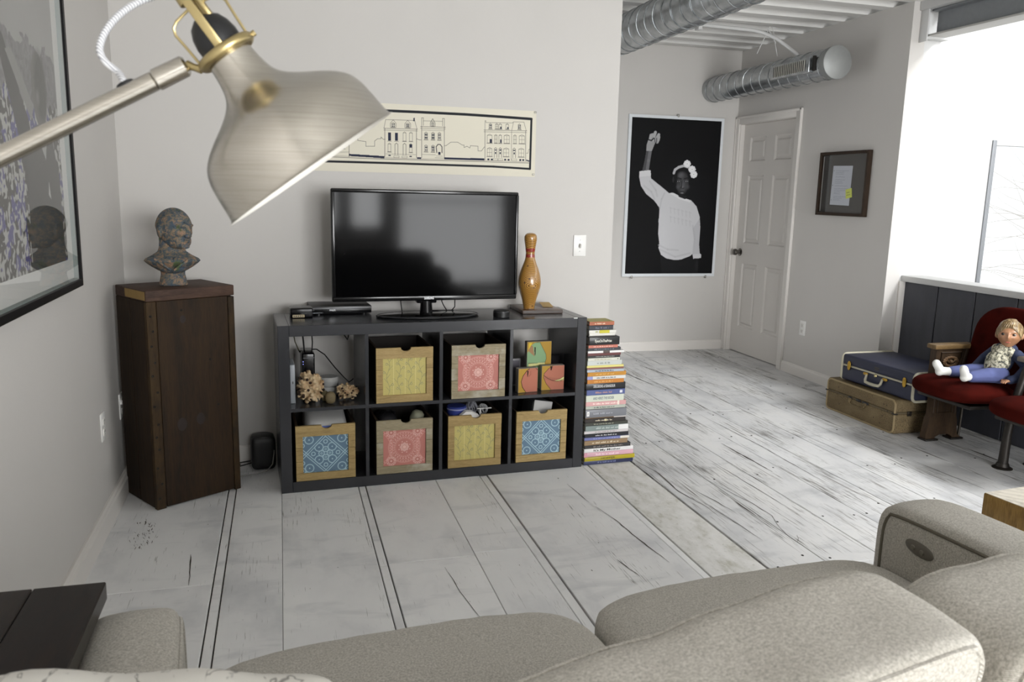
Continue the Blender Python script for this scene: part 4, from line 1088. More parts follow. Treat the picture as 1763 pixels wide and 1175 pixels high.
FEAT, JAW = 1.1, .20
def headshape(u, v):
    """a point of a head of height 1 (chin -.5, crown .5), face towards -y; d is a unit direction"""
    d = Vector((math.sin(v)*math.cos(u), math.sin(v)*math.sin(u), math.cos(v)))
    x, y, z = d.x*.37, d.y*.46, d.z*.5
    if z < .05:
        k = min(1, (.05-z)/.5); x *= 1-JAW*k*k; 
        if y > 0: y *= 1-.55*k
        else: y *= 1-.12*k
    if y < 0:
        g = lambda cx, cz, sx, sz: FEAT*math.exp(-((x-cx)/sx)**2-((z-cz)/sz)**2)
        y -= .105*g(0, -.13, .055, .075)+.05*g(0, -.02, .045, .10)          # nose
        y -= .035*(g(.13, .085, .09, .03)+g(-.13, .085, .09, .03))           # brows
        y += .050*(g(.14, .005, .07, .045)+g(-.14, .005, .07, .045))         # sockets
        y -= .030*(g(.17, -.12, .08, .06)+g(-.17, -.12, .08, .06))           # cheeks
        y -= .035*g(0, -.255, .08, .022)+.035*g(0, -.305, .07, .022)        # lips
        y += .022*g(0, -.278, .09, .010)
        y -= .045*g(0, -.42, .09, .06)                                        # chin
    return Vector((x, y, z))
def head_mb(m, h, M, n=56):
    vs = []; fs = []
    R_ = n*2//3
    for j in range(R_+1):
        for i in range(n): vs.append(headshape(2*PI*i/n, max(.001, min(PI-.001, PI*j/R_)))*h)
    for j in range(R_):
        for i in range(n): fs.append((j*n+i, j*n+(i+1) % n, (j+1)*n+(i+1) % n, (j+1)*n+i))
    fs += [tuple(range(n-1, -1, -1)), tuple(range(R_*n, R_*n+n))]
    b = MB(); b.mesh(vs, fs); bmesh.ops.recalc_face_normals(b.bm, faces=b.bm.faces); b.bm.transform(M)
    me = bpy.data.meshes.new('h'); b.bm.to_mesh(me); b.bm.free(); m.bm.from_mesh(me); bpy.data.meshes.remove(me)
    for s in (-1, 1):   # ears
        m.pillow((0, 0, 0), (.07*h, .17*h, .25*h), .4, 5, M @ T(s*.365*h, .05*h, -.04*h) @ RX(-.15) @ RZ(s*.35))

tb = NT('painted_plaster'); tb.p(.7, 0, .35)
n_ = tb.noise(tb.coords((1, 1, 1)), 42, 6, .72, .8)
c = tb.ramp(n_, [(.34, '#272f30'), (.44, '#46525a'), (.50, '#5d5c55'), (.56, '#82705b'), (.62, '#8d6c5a'), (.70, '#a99a80')])
n3 = tb.noise(tb.coords((1, 1, 1), loc=(3, 3, 3)), 30, 5, .65); c = tb.mix(tb.ramp(n3, [(.52, 0.), (.60, .8)]), c, '#42505e')
n4 = tb.noise(tb.coords((1, 1, 1), loc=(7, 1, 3)), 22, 4, .6); c = tb.mix(tb.ramp(n4, [(.62, 0.), (.67, .9)]), c, '#4c5a38')
n5 = tb.noise(tb.coords((1, 1, 1), loc=(1, 9, 3)), 40, 4, .6); c = tb.mix(tb.ramp(n5, [(.63, 0.), (.68, .9)]), c, '#b08d6a')
tb.col(c); tb.bump(tb.noise(tb.coords((1, 1, 1)), 70, 5, .7), .6, .004); M_BUST = tb.m
bt = thing('portrait_bust', 'multicoloured mottled painted bust of a man on the wooden pedestal', 'bust', (-.43, .112, PHT+.0475), .1)
m = MB()
HM = T(.012, -.006, .247) @ RZ(.80) @ RX(.02) @ Matrix.Diagonal((1.06, 1, 1, 1))
head_mb(m, .176, HM)
m.lathe([(0, 0), (.056, 0), (.059, .006), (.055, .02), (.049, .05), (.05, .062), (.062, .068), (.084, .082), (.105, .098), (.115, .108), (.108, .117), (.08, .132), (.058, .148), (.052, .165), (.050, .19), (.050, .22), (0, .225)], 40, None, 1, .66)
m.pillow((0, -.035, .085), (.12, .07, .075), .4, 6, RX(-.2))
hb = .176
m.pillow((0, 0, 0), (.13*hb, .16*hb, .27*hb), .42, 6, HM @ T(0, -.435*hb, -.085*hb) @ RX(-.18)); m.pillow((0, 0, 0), (.20*hb, .10*hb, .10*hb), .45, 6, HM @ T(0, -.45*hb, -.165*hb))
m.pillow((0, 0, 0), (.50*hb, .56*hb, .40*hb), .40, 8, HM @ T(0, -.14*hb, -.29*hb)); m.pillow((0, 0, 0), (.24*hb, .14*hb, .12*hb), .45, 6, HM @ T(0, -.345*hb, -.425*hb)); m.pillow((0, 0, 0), (.22*hb, .07*hb, .035*hb), .48, 6, HM @ T(0, -.415*hb, -.255*hb)); m.pillow((0, 0, 0), (.18*hb, .07*hb, .04*hb), .48, 6, HM @ T(0, -.41*hb, -.305*hb))
for s in (-1, 1):
    m.pillow((0, 0, 0), (.24*hb, .07*hb, .07*hb), .45, 6, HM @ T(s*.15*hb, -.385*hb, .085*hb) @ RZ(s*.35)); m.pillow((0, 0, 0), (.09*hb, .22*hb, .32*hb), .4, 6, HM @ T(s*.385*hb, .06*hb, -.06*hb) @ RX(-.2) @ RZ(s*.45))
o = remesh(m, .0020, 'bust_body', M_BUST, bt, 1)
m = MB()
for s in (-1, 1): m.tube([(s*.07, -.062, .12), (s*.035, -.072, .095), (s*.006, -.078, .072)], [.005, .006, .004], 8)
m.build('lapel', M_BUST, bt)
m = MB()
for s in (-1, 1): m.sphere((s*.025, -.0655, .001), .0085, 12, HM)
m.build('eye', M_BUST, bt)

t = thing('floor_speaker', 'black rounded speaker on the floor between the pedestal and the shelf', 'speaker', (-.087, .40, 0), .1)
m = MB(); m.pillow((0, 0, .085), (.118, .105, .17), .16, 10); m.build('speaker_body', plain('#101011', .5, name='speaker_mesh_black'), t, 60)
m = MB(); m.lathe([(0, .1712), (.045, .1712), (.052, .168), (.054, .163)], 32, None, 1, .88); m.build('top_plate', plain('#151516', .35, name='speaker_top'), t)
t = thing('speaker_cable', 'pale cable curving along the floor in front of the black speaker', 'cable', (-.1, .33, 0), 0)
m = MB(); m.tube([(-.155, -.06, .004), (-.11, -.06, .004), (-.03, -.05, .006), (.03, -.03, .012), (.058, -.01, .04), (.066, .01, .09), (.066, .05, .11), (.064, .09, .1), (.055, .12, .05)], .003, 8); m.build('cable_line', plain('#8d8c88', .5, name='cable_pale'), t)
m = MB(); m.tube([(-.22, .13, .01), (-.12, .125, .01), (-.05, .12, .02)], .0035, 8); m.tube([(-.22, .11, .006), (-.1, .09, .006), (-.045, .085, .02)], .003, 8); m.build('black_cable', cb, t)

# ================================================================== WALL ART
# street drawing on the long wall: outline points read off in photo pixels, laid on the wall's plane
yp = YB-.0015
def wp(u, v): p = at(u, v, 1, yp); return (p.x-.135, p.z-1.468)
k = Ink(1.185, .335, 900, 236, '#d8d3c3'); I_ = '#191c22'; I2 = '#40403d'; IB = '#22273c'
L = lambda pts, w_=.0016, c=I2: k.line([wp(*p) for p in pts], w_*1.25, c)
Pf = lambda pts, c=IB: k.poly([wp(*p) for p in pts], c)
L([(450, 180), (560, 186), (640, 189), (648, 190), (720, 193), (800, 197), (860, 201), (915, 205)], .0105, I_); L([(915, 205), (912.5, 291)], .009, I_); L([(912, 291), (850, 287), (760, 284), (670, 281), (600, 279), (529, 277), (440, 273)], .0085, I_)
L([(430, 268), (560, 270), (660, 274), (780, 277), (912, 281)], .002, I2); L([(440, 264), (540, 267), (700, 273), (790, 275), (912, 279)], .0015, '#8a867a')
Pf([(601, 265), (662, 269), (662, 273), (601, 268.5)]); Pf([(718, 271), (725, 271), (725, 274), (718, 274)]); Pf([(765, 271), (834, 273), (834, 277), (765, 274.5)]); Pf([(906, 275), (913, 277), (913, 279), (906, 277)])
Pf([(300, 255), (545, 263), (545, 266), (300, 259)])
def house(x0, x1, yt, yr, yb, slope=.03):
    f = lambda x, y: (x, y+(x-x0)*slope)
    L([f(x0, yt), f(x0, yb)], .0018, I_); L([f(x1, yt), f(x1, yb)], .0018, I_); L([f(x0-2, yt), f(x1+2, yt)], .0016); L([f(x0-2, yt+3), f(x1+2, yt+3)], .0013)
    return f
def win(f, x, y, w_, h_, mode=0):
    q = [f(x, y), f(x+w_, y), f(x+w_, y+h_), f(x, y+h_), f(x, y)]
    if mode == 1: Pf(q[:4]); L([f(x-1, y+h_+1), f(x+w_+1, y+h_+1)], .0014)
    else:
        L(q, .0013); L([f(x, y), f(x+w_/2, y-2), f(x+w_, y)], .0012); L([f(x-1.2, y+h_+.8), f(x+w_+1.2, y+h_+.8)], .0016)
        if mode == 2:
            for a in (.14, .58):
                for b in (.1, .55): Pf([f(x+w_*a, y+h_*b), f(x+w_*(a+.3), y+h_*b), f(x+w_*(a+.3), y+h_*(b+.33)), f(x+w_*a, y+h_*(b+.33))])
        if mode == 3: L([f(x+w_/2, y), f(x+w_/2, y+h_)], .001); L([f(x, y+h_/2), f(x+w_, y+h_/2)], .001)
        if mode == 4: Pf([f(x+w_*.5, y+h_*.5), f(x+w_, y+h_*.5), f(x+w_, y+h_*.98), f(x+w_*.5, y+h_*.98)])
def door_(f, x, y, w_, h_, dark=0):
    L([f(x, y+h_), f(x, y), f(x+w_/2, y-2), f(x+w_, y), f(x+w_, y+h_)], .0018)
    if dark: Pf([f(x+w_*.2, y+h_*.55), f(x+w_*.8, y+h_*.55), f(x+w_*.8, y+h_*.9), f(x+w_*.2, y+h_*.9)])
    L([f(x-2, y+h_+2), f(x+w_+2, y+h_+2), f(x+w_+2, y+h_+5), f(x-2, y+h_+5), f(x-2, y+h_+2)], .001)
# first house
f = house(662.5, 717, 221, 0, 270)
L([f(661, 221), f(664, 206), f(714, 206), f(718, 221)], .0014); Pf([(712, 203), (714, 203), (714, 209), (711.5, 209)])
for x in (674, 699):
    L([f(x-2, 219), f(x-2, 212), f(x+3, 206), f(x+8, 212), f(x+8, 219)], .0014); win(f, x, 212.5, 6, 6, 2)
for x, mo in ((668, 1), (680, 1), (694, 0), (705, 0)): win(f, x, 228, 5, 14, mo)
win(f, 668, 248, 5, 13); door_(f, 680, 248, 5, 18); door_(f, 694, 248, 5, 18); win(f, 705, 248, 4.5, 13); Pf([f(705, 247), f(709.5, 247), f(709.5, 253), f(705, 253)])
Pf([f(668.5, 266.5), f(673, 266.5), f(673, 268.5), f(668.5, 268.5)]); Pf([f(705, 267), f(709, 267), f(709, 269), f(705, 269)]); L([f(664, 265), f(716, 265)], .001)
# second house
f = house(726, 765, 218, 0, 272)
L([f(726, 218), f(726, 203), f(729, 203), f(729, 216)], .0016); L([f(762, 216), f(762, 203), f(765, 203), f(765, 218)], .0016); L([f(729, 208), f(762, 208)], .0013); L([f(726, 224), f(765, 224)], .001)
L([f(741, 217), f(741, 211), f(745, 204), f(749, 211), f(749, 217)], .0018, I_); win(f, 743, 211, 4, 6, 2)
for x in (731, 743, 754): win(f, x, 229, 5, 11, 2)
for x in (731, 743): win(f, x, 251, 5, 10, 2)
L([f(752, 262), f(751, 252), f(754, 248), f(758, 248), f(761, 252), f(761, 262)], .0034, '#3c3d40'); Pf([f(754.5, 261), f(758.5, 261), f(758.5, 266), f(754.5, 266)]); L([f(751, 268), f(762, 268)], .001); L([f(749, 271), f(764, 271)], .001); L([f(726, 266), f(750, 266)], .001)
# third group
f = house(835, 905, 224, 0, 276, .02)
L([f(835, 224), f(835, 208), f(836.5, 208), f(836.5, 211), f(882, 211), f(884, 209), f(902, 209), f(906, 224)], .0014); L([f(881, 224), f(884, 210)], .0014); L([f(881, 225), f(880, 275)], .0014)
for x, mo in ((842, 2), (853, 3), (859, 4), (871, 4), (892, 2)): win(f, x, 214, 4.6, 7.5, mo)
for x, mo, w_ in ((839, 4, 8), (851.5, 3, 4.5), (859, 4, 4.5), (868, 3, 9), (884, 3, 5), (894, 3, 9)): win(f, x, 233, w_, 13, mo)
for x, w_ in ((839, 8), (867, 9), (893, 9)): win(f, x, 256, w_, 13, 3)
for x in (851, 859, 883): door_(f, x, 256, 4.6, 15, 0); Pf([f(x+.8, 257), f(x+3.8, 257), f(x+3.8, 259), f(x+.8, 259)]); Pf([f(x+1.2, 261.5), f(x+3.4, 261.5), f(x+3.4, 265), f(x+1.2, 265)])
for x in (839, 845, 868, 874, 894, 899): Pf([f(x, 273), f(x+3.5, 273), f(x+3.5, 276), f(x, 276)])
# house behind the lamp and the skyline lines
f = house(470, 601, 214, 0, 266, .03)
for x in (567, 588): win(f, x, 240, 5, 12, 3); win(f, x, 222, 5, 11, 3)
for x in (480, 500, 520, 545): win(f, x, 244, 5, 12, 3); win(f, x, 224, 5, 11, 3)
L([(552, 262), (601, 262)], .001)
L([(601, 237), (616, 238), (616, 242), (630, 244), (630, 252), (645, 252), (645, 243), (650, 239), (656, 239), (656, 236), (660, 240), (663, 240)], .0016)
L([(717, 239), (722, 241), (725, 241)], .0016); L([(765, 251), (768, 251), (776, 245), (788, 245), (796, 250), (799, 250), (799, 254), (804, 252), (809, 255), (810, 251), (823, 252), (823, 260), (829, 260), (834, 253)], .0016); L([(906, 264), (909, 264), (910, 258), (913, 256)], .0014)
t = thing('street_print', 'long cream print of inked row houses pinned above the television', 'print', (.135, YB-.0012, 1.468))
k.build('printed_sheet', VINK, t, None)
m = MB(); m.span(0, 1.185, .0002, .001, 0, .335); m.build('paper_back', plain('#d8d3c3', .7, name='paper_cream'), t, 0)
m = MB(); m2 = []
for x, z in ((1.178, .328), (1.176, .012), (.006, .328), (.006, .012)):
    q = MB(); q.box((x, -.003, z), (.012, .004, .010), .001, M=None); q.cyl((x, 0, z), (x, -.006, z), .003, .002, 8); q.build('clip', plain('#8f8d84', .4, .5, name='clip_steel'), t)
m.bm.free()

# portrait of a girl with a raised arm
pc = [at(*p, 1, YF-.02) for p in ((1083, 194), (1248, 206), (1228.5, 475), (1071.5, 477.5))]
gx0, gx1 = (pc[0].x+pc[3].x)/2, (pc[1].x+pc[2].x)/2; gz0, gz1 = (pc[2].z+pc[3].z)/2, (pc[0].z+pc[1].z)/2
GW, GHH = gx1-gx0, gz1-gz0
t = thing('girl_portrait', 'large black and white portrait of a girl raising one arm, on far wall', 'portrait', (gx0, YF-.022, gz0))
m = MB(); m.span(0, GW, 0, .02, 0, GHH, .001, 1); m.build('backing_panel', plain('#d7dbde', .5, name='portrait_white'), t, 30)
q = [at(*p, 1, YF-.022) for p in ((1087, 198), (1244, 209), (1225, 471), (1075, 474))]
ix0, ix1, iz0, iz1 = .026, GW-.026, .026, GHH-.026
k = Ink(ix1-ix0, iz1-iz0, 250, 380, '#060608')
def gp(a, b):   # pixels of the 783x1175 crop of the portrait -> sheet coordinates
    u, v = 1060+a/3.917, 200+b/3.917
    p = at(u, v, 1, YF-.022); return (p.x-gx0-ix0, p.z-gz0-iz0)
GPoly = lambda pts, c, al=1: k.poly([gp(*p) for p in pts], c, al)
GL = lambda pts, w_, c, al=1: k.line([gp(*p) for p in pts], w_, c, al)
def GE(a, b, ra, rb, c, al=1, soft=0): x, z = gp(a, b); k.ell(x, z, ra/3.917/237*1.06, rb/3.917/237*1.06, c, al, soft)
GE(470, 640, 300, 480, '#17171a', .8, 1.0)
GPoly([(300, 940), (560, 940), (555, 1066), (310, 1066)], '#141416')
# forearm and hand
GPoly([(178, 375), (222, 375), (232, 300), (242, 235), (208, 225), (195, 300)], '#4b4b4d'); GL([(212, 370), (222, 300), (232, 240)], .03, '#77777a', .7)
GPoly([(207, 235), (244, 235), (262, 190), (272, 165), (265, 135), (236, 140), (218, 165), (207, 200)], '#9a9a9b')
for pts in ([(232, 160), (238, 130), (250, 126)], [(255, 160), (262, 128), (268, 110)], [(272, 165), (282, 140), (290, 126)], [(280, 175), (287, 160), (291, 142)]): GL(pts, .026, '#a9a9aa')
GL([(224, 160), (240, 165), (256, 150)], .012, '#2c2c2e'); GL([(262, 150), (266, 175)], .008, '#3b3b3d'); GL([(276, 150), (276, 178)], .008, '#3b3b3d')
# sweater
SW1, SW2 = '#c6c6c9', '#a9a9ad'
GPoly([(160, 372), (235, 364), (238, 420), (300, 470), (360, 520), (385, 518), (440, 545), (510, 570), (545, 610), (566, 680), (570, 760), (562, 860), (566, 925), (576, 935), (574, 958), (522, 962), (518, 930), (500, 945), (440, 968), (400, 972), (340, 960), (305, 935), (288, 890), (294, 860), (286, 790), (290, 700), (296, 620), (260, 570), (205, 525), (170, 470), (158, 410)], SW1)
GPoly([(520, 760), (566, 690), (562, 860), (566, 930), (522, 932), (530, 840)], '#b4b4b8', .8)
for pts in ([(296, 620), (310, 560), (330, 520)], [(520, 930), (532, 830), (520, 740)], [(300, 900), (400, 950), (500, 925)], [(290, 870), (350, 900), (420, 905)], [(230, 440), (270, 500), (280, 540)], [(190, 470), (240, 510), (262, 560)]): GL(pts, .016, SW2, .4)
GPoly([(160, 372), (235, 364), (238, 402), (162, 410)], '#d2d2d4')
GPoly([(360, 520), (385, 516), (440, 545), (510, 570), (500, 582), (430, 560)], '#d6d6d8')
for a, b, s in ((450, 640, 'UNITED'), (440, 700, 'STATES')):
    for i in range(6): GL([(368+i*26, b-24+i*6), (368+i*26+4, b+14+i*6)], .01, '#aeaeb2', .35); GL([(368+i*26, b-20+i*6), (382+i*26, b-16+i*6)], .008, '#aeaeb2', .35)
# head: hair, face, features, band and flowers
GE(452, 410, 70, 84, '#121214'); GE(451, 452, 56, 94, '#3d3d3f', 1, .25); GE(440, 400, 36, 34, '#606063', .8, .8); GE(452, 470, 30, 60, '#626265', .7, .9); GE(420, 478, 22, 24, '#565659', .7, .9); GE(486, 478, 22, 24, '#4d4d50', .7, .9)
GE(388, 430, 8, 22, '#2b2b2d')
for x in (424, 480): GE(x, 440, 17, 8, '#1b1b1d'); GE(x, 440, 11, 5, '#b0b0b2'); GE(x, 440, 5.5, 5.5, '#101012'); GL([(x-18, 424), (x, 418), (x+18, 424)], .009, '#1a1a1c')
GL([(446, 440), (444, 475), (436, 486)], .009, '#2c2c2e'); GE(452, 486, 15, 7, '#38383a'); GE(452, 480, 6, 8, '#7d7d80', .8, .6)
GE(448, 512, 22, 6, '#2a2a2c'); GE(447, 519, 16, 5, '#8a8a8d', .9, .4); GE(452, 548, 16, 10, '#5a5a5d', .6, .8)
GPoly([(420, 532), (480, 540), (470, 562), (425, 545)], '#202022')
GL([(392, 385), (400, 362), (425, 345), (460, 335), (490, 345)], .022, '#b7b7ba')
for x, y in ((482, 322), (515, 360), (526, 394)):
    for i in range(8): GE(x+15*math.cos(i*.785), y+15*math.sin(i*.785), 12, 12, '#e4e4e6')
    GE(x, y, 15, 15, '#f0f0f1'); GE(x, y, 5, 5, '#c3c3c6')
GE(546, 1010, 14, 60, '#1f1f21', 1, .5)
k.build('photo_print', VINK, t, T(ix0, -.0006, iz0))
for u, v in ((1168, 198), (1087, 479), (1214, 478)):
    p = at(u, v, 1, YF-.022); z_ = GHH if v < 300 else 0
    m = MB(); m.box((p.x-gx0, -.002, z_+(.004 if z_ else -.004)), (.014, .012, .026), .002); m.build('wall_clip', plain('#8e8c86', .35, .7, name='clip_metal'), t)

# framed note on the door wall
nz0, nz1, ny0, ny1 = 1.272, 1.73, 1.19, 1.728
t = thing('framed_note', 'dark wooden framed handwritten note with yellow sticky, right of white door', 'frame', (XR-.001, ny1-.012, nz0), -PI/2)
NW, NH = ny1-ny0, nz1-nz0
M_FR = wood('walnut_frame', '#1c140d', '#30241a', '#403125', (12, 12, 2), .45, .15, 5)
for a, b, c_, d_ in ((0, .022, 0, NH), (NW-.022, NW, 0, NH)):
    m = MB(); m.span(a, b, -.034, -.0, c_, d_, .002, 1); m.build('frame_rail', M_FR, t, 30)
for c_, d_ in ((0, .022), (NH-.022, NH)):
    m = MB(); m.span(.022, NW-.022, -.034, 0, c_, d_, .002, 1); m.build('frame_rail', M_FR, t, 30)
m = MB(); m.span(.02, NW-.02, -.014, -.004, .02, NH-.02); m.build('mat_board', plain('#3b3835', .6, var=.05, name='mat_dark'), t, 0)
def np_(u, v): p = at(u, v, 0, XR-.016); return ((ny1-.012-p.y), p.z-nz0)
k = Ink(.216, .28, 130, 160, '#bfc3cc'); o0 = np_(1428, 351); ox, oz = o0[0]+.004, o0[1]-.006
q = random.Random(5); z = .245
while z > .03:
    n_ = q.randint(4, 9); x = .035
    for i in range(n_):
        l = q.uniform(.006, .02); 
        if x+l > .19: break
        k.line([(x, z+q.uniform(-.001, .001)), (x+l*.5, z+q.uniform(-.002, .003)), (x+l, z)], .0018, '#6a7188'); x += l+.005
    z -= q.choice((.012, .012, .02))
for z in (.035, .14, .245): k.ell(.012, z, .003, .0035, '#45464c')
m2 = k.build('note_page', VINK, t, T(ox, -.0155, oz+.0) @ RY(.02))
sx, sz = np_(1456, 342)
m = MB(); m.box((sx+.032, -.0175, sz+.036), (.066, .001, .066), 0, M=None); m.bm.transform(T(sx+.03, 0, sz+.03) @ RY(-.18) @ T(-sx-.03, 0, -sz-.03)); m.build('sticky_note', plain('#d3dc5e', .7, name='sticky_yellow'), t, 0)
MS = T(sx+.03, -.0182, sz+.03) @ RY(-.18)
m = MB(); 
for a, b, c_ in ((-.02, .012, .012), (-.022, .018, -.006)): m.tube([(a+(b-a)*i/6, 0, c_+(.004 if i % 2 else -.001)) for i in range(7)], .0012, 5)
m.bm.transform(MS); m.build('sticky_writing', M_BLACK, t)
m = MB(); m.span(.026, .034, -.0165, -.0145, .03, NH-.03); m.build('glass_edge', plain('#a9a8a4', .2, name='glass_edge_pale'), t, 0)
m = MB(); m.span(.021, NW-.021, -.0285, -.0275, .021, NH-.021); m.build('glazing', M_GLASS, t, 0)

# large framed picture on the left wall
fy0, fy1, fz0 = -1.62, -.486, 1.022
FWD, FHT = fy1-fy0, 1.30
t = thing('framed_photo_print', 'large black framed black, white and violet crowd print on left wall', 'picture', (XL+.001, fy0, fz0), PI/2)
for a, b, c_, d_ in ((0, .026, 0, FHT), (FWD-.026, FWD, 0, FHT), (.026, FWD-.026, 0, .026), (.026, FWD-.026, FHT-.026, FHT)):
    m = MB(); m.span(a, b, -.03, 0, c_, d_, .0015, 1); m.build('frame_rail', plain('#070708', .45, spec=.2, name='frame_black'), t, 30)
m = MB(); m.span(.02, FWD-.02, -.008, -.002, .02, FHT-.02); m.build('mat_board', plain('#d2d3cf', .7, name='mat_white'), t, 0)
for a, b, c_, d_ in ((.026, .031, .026, FHT-.026), (FWD-.031, FWD-.026, .026, FHT-.026), (.026, FWD-.026, .026, .031)):
    m = MB(); m.span(a, b, -.022, -.008, c_, d_); m.build('inner_spacer', plain('#8f9a97', .5, name='spacer_grey'), t, 0)
AW, AH = FWD-.2, FHT-.2
k = Ink(AW, AH, 300, 340, '#a3a39f')
nx_, ny_ = 300, 340
rs = np.random.RandomState(4)
def blocknoise(sx, sz):
    a = rs.rand(ny_//sz+2, nx_//sx+2); a = np.kron(a, np.ones((sz, sx)))[:ny_, :nx_]; return a
def fnoise(sc):
    a = rs.rand(int(ny_/sc)+3, int(nx_/sc)+3); yy = np.arange(ny_)/sc; xx = np.arange(nx_)/sc
    j = yy.astype(int); i = xx.astype(int); fy_ = (yy-j)[:, None]; fx_ = (xx-i)[None]
    return (a[j][:, i]*(1-fx_)+a[j][:, i+1]*fx_)*(1-fy_)+(a[j+1][:, i]*(1-fx_)+a[j+1][:, i+1]*fx_)*fy_
u_, v_ = np.meshgrid(np.linspace(0, 1, nx_), np.linspace(0, 1, ny_))
haz = fnoise(40)*.12; k.a *= (.93+haz)[..., None]
trees = v_ < (.56+.05*fnoise(14)+.03*fnoise(5)); tn = .10+.10*fnoise(4)+.07*fnoise(2)
k.a[trees] = (np.repeat(tn[..., None], 3, 2))[trees]
crowd = v_ < (.44+.04*fnoise(9)); cn = (fnoise(3.2)+.6*fnoise(6) > .86)
cv = np.where(cn[..., None], np.array(hexc('#b3b3ae')), np.array(hexc('#45443f'))); k.a[crowd] = cv[crowd]
vio = crowd & (fnoise(11)*.6+.4*np.kron(rs.rand(1, 26), np.ones((ny_, 12)))[:, :nx_] > .56) & ~cn
k.a[vio] = hexc('#514f86')
X_ = lambda a, b: (a*AW, b*AH)
sil = '#3b3b39'
k.poly([X_(*p) for p in ((.60, .0), (.62, .22), (.66, .34), (.63, .40), (.50, .52), (.42, .60), (.37, .57), (.44, .46), (.52, .34), (.56, .2), (.56, 0))], sil)
k.poly([X_(*p) for p in ((.55, 0), (.58, .3), (.66, .38), (.76, .40), (.9, .36), (.96, .25), (.97, 0))], '#454543')
k.poly([X_(*p) for p in ((.44, .56), (.66, .40), (.70, .44), (.50, .57))], '#8c8c88')
k.ell(.775*AW, .49*AH, .085*AW, .105*AH, '#62625e'); k.ell(.80*AW, .50*AH, .085*AW, .115*AH, '#3a3a38', .9, .35); k.ell(.755*AW, .47*AH, .03*AW, .03*AH, '#7b7b77', .8, .8)
k.poly([X_(*p) for p in ((.70, .44), (.69, .465), (.665, .455), (.69, .48))], '#62625e')
k.poly([X_(*p) for p in ((.72, .36), (.78, .34), (.84, .39), (.80, .3))], '#a9a9a5'); k.poly([X_(*p) for p in ((.80, .2), (.815, .24), (.83, .19))], '#b8b8b4')
k.a *= .9
k.build('printed_photo', VINK, t, T(.1, -.0085, .1))
m = MB(); m.span(.024, FWD-.024, -.0265, -.0255, .024, FHT-.024); m.build('glazing', M_GLASS, t, 0)
# ================================================================== SUITCASES
tt = NT('tan_tweed'); tt.p(.75, 0, .3)
v = tt.coords((1, 1, 1)); n_ = tt.noise(v, 160, 3, .7); c = tt.ramp(n_, [(.35, '#4f4330'), (.6, '#7d6c4e')])
c = tt.mix(tt.ramp(tt.noise(v, 7, 4), [(.45, 0.), (.7, .45)]), c, '#8a7a5c'); tt.col(c); tt.bump(n_, .3, .001); M_TAN = tt.m
M_TANE = plain('#94825f', .6, var=.1, name='tan_edging'); M_BRASS = plain('#b89440', .3, .9, name='brass')
M_BLUE = plain('#20243a', .5, var=.08, name='navy_leatherette'); M_CREAM = plain('#b3ae9a', .5, name='cream_edging')
def suitcase(name, label, loc, rz, L, D, H, lid, body, edge):
    """front faces -y, lies flat; L along x, D along y"""
    t = thing(name, label, 'suitcase', loc, rz)
    m = MB(); m.span(0, L, 0, D, 0, lid-.003, .016, 3); m.build('case_bottom', body, t, 50)
    m = MB(); m.span(0, L, 0, D, lid+.003, H, .016, 3); m.build('case_lid', body, t, 50)
    m = MB(); m.span(.003, L-.003, .003, D-.003, lid-.006, lid+.006, .002); m.build('closing_band', edge, t, 40)
    return t
L_ = .648
t = suitcase('tan_suitcase', 'worn tan tweed suitcase on the floor beneath the navy one', (3.548, .897, 0), -PI/2-.002, L_, .40, .213, .128, M_TAN, plain('#5d5038', .6, name='tan_seam'))
def ringpts(x0, x1, z0, z1, r, y):
    out = []
    for cx, cz, a0 in ((x1-r, z1-r, 0), (x0+r, z1-r, PI/2), (x0+r, z0+r, PI), (x1-r, z0+r, 1.5*PI)):
        out += [(cx+r*math.cos(a0+PI/2*k/5), y, cz+r*math.sin(a0+PI/2*k/5)) for k in range(6)]
    return out
m = MB(); m.tube(ringpts(.006, L_-.006, .006, .207, .03, .004), .0065, 8, True); m.build('edge_binding', M_TANE, t)
m = MB(); m.tube(ringpts(.006, L_-.006, .006, .207, .03, .396), .0065, 8, True); m.build('edge_binding', M_TANE, t)
m = MB()
for x in (.24, .385): m.box((x, -.002, .118), (.03, .006, .018), .003)
m.tube([(.24, -.004, .118), (.243, -.008, .098), (.26, -.010, .090), (.365, -.010, .090), (.382, -.008, .098), (.385, -.004, .118)], .005, 8); m.build('carry_handle', M_TAN, t, 50)
m = MB()
for a, b in ((.225, .255), (.30, .345), (.36, .415)): m.box(((a+b)/2, -.0015, .129), (b-a, .003, .016), .002)
m.build('black_remnant', M_BLACK, t, 40)
m = MB(); m.box((L_+.0005, .105, .125), (.006, .032, .03), .003); m.box((L_+.003, .105, .132), (.004, .018, .012), .002); m.build('side_latch', plain('#3b3630', .4, .7, name='latch_dark'), t, 40)
m = MB()
for x in (.005, L_-.005): m.box((x, .004, .127), (.03 if x > .3 else .02, .022, .008), .002)
m.build('corner_strap', plain('#241f18', .6, name='strap_dark'), t, 40)
m = MB()
for x, z in ((.12, .17), (.14, .06), (.55, .165), (.575, .163), (.585, .13), (.545, .09), (.53, .04), (.47, .06)): m.lathe([(0, .001), (.004, 0)], 8, T(x, -.0004, z) @ RX(PI/2))
tag(m.build('scuff_marks', plain('#241d14', .8, name='scuff_dark'), t, 0), kind='stuff')
BL = .64
t = suitcase('navy_suitcase', 'navy blue suitcase with cream edging and brass latches on the tan one', (3.572, .80, .2225), -PI/2+.015, BL, .41, .170, .098, M_BLUE, M_CREAM)
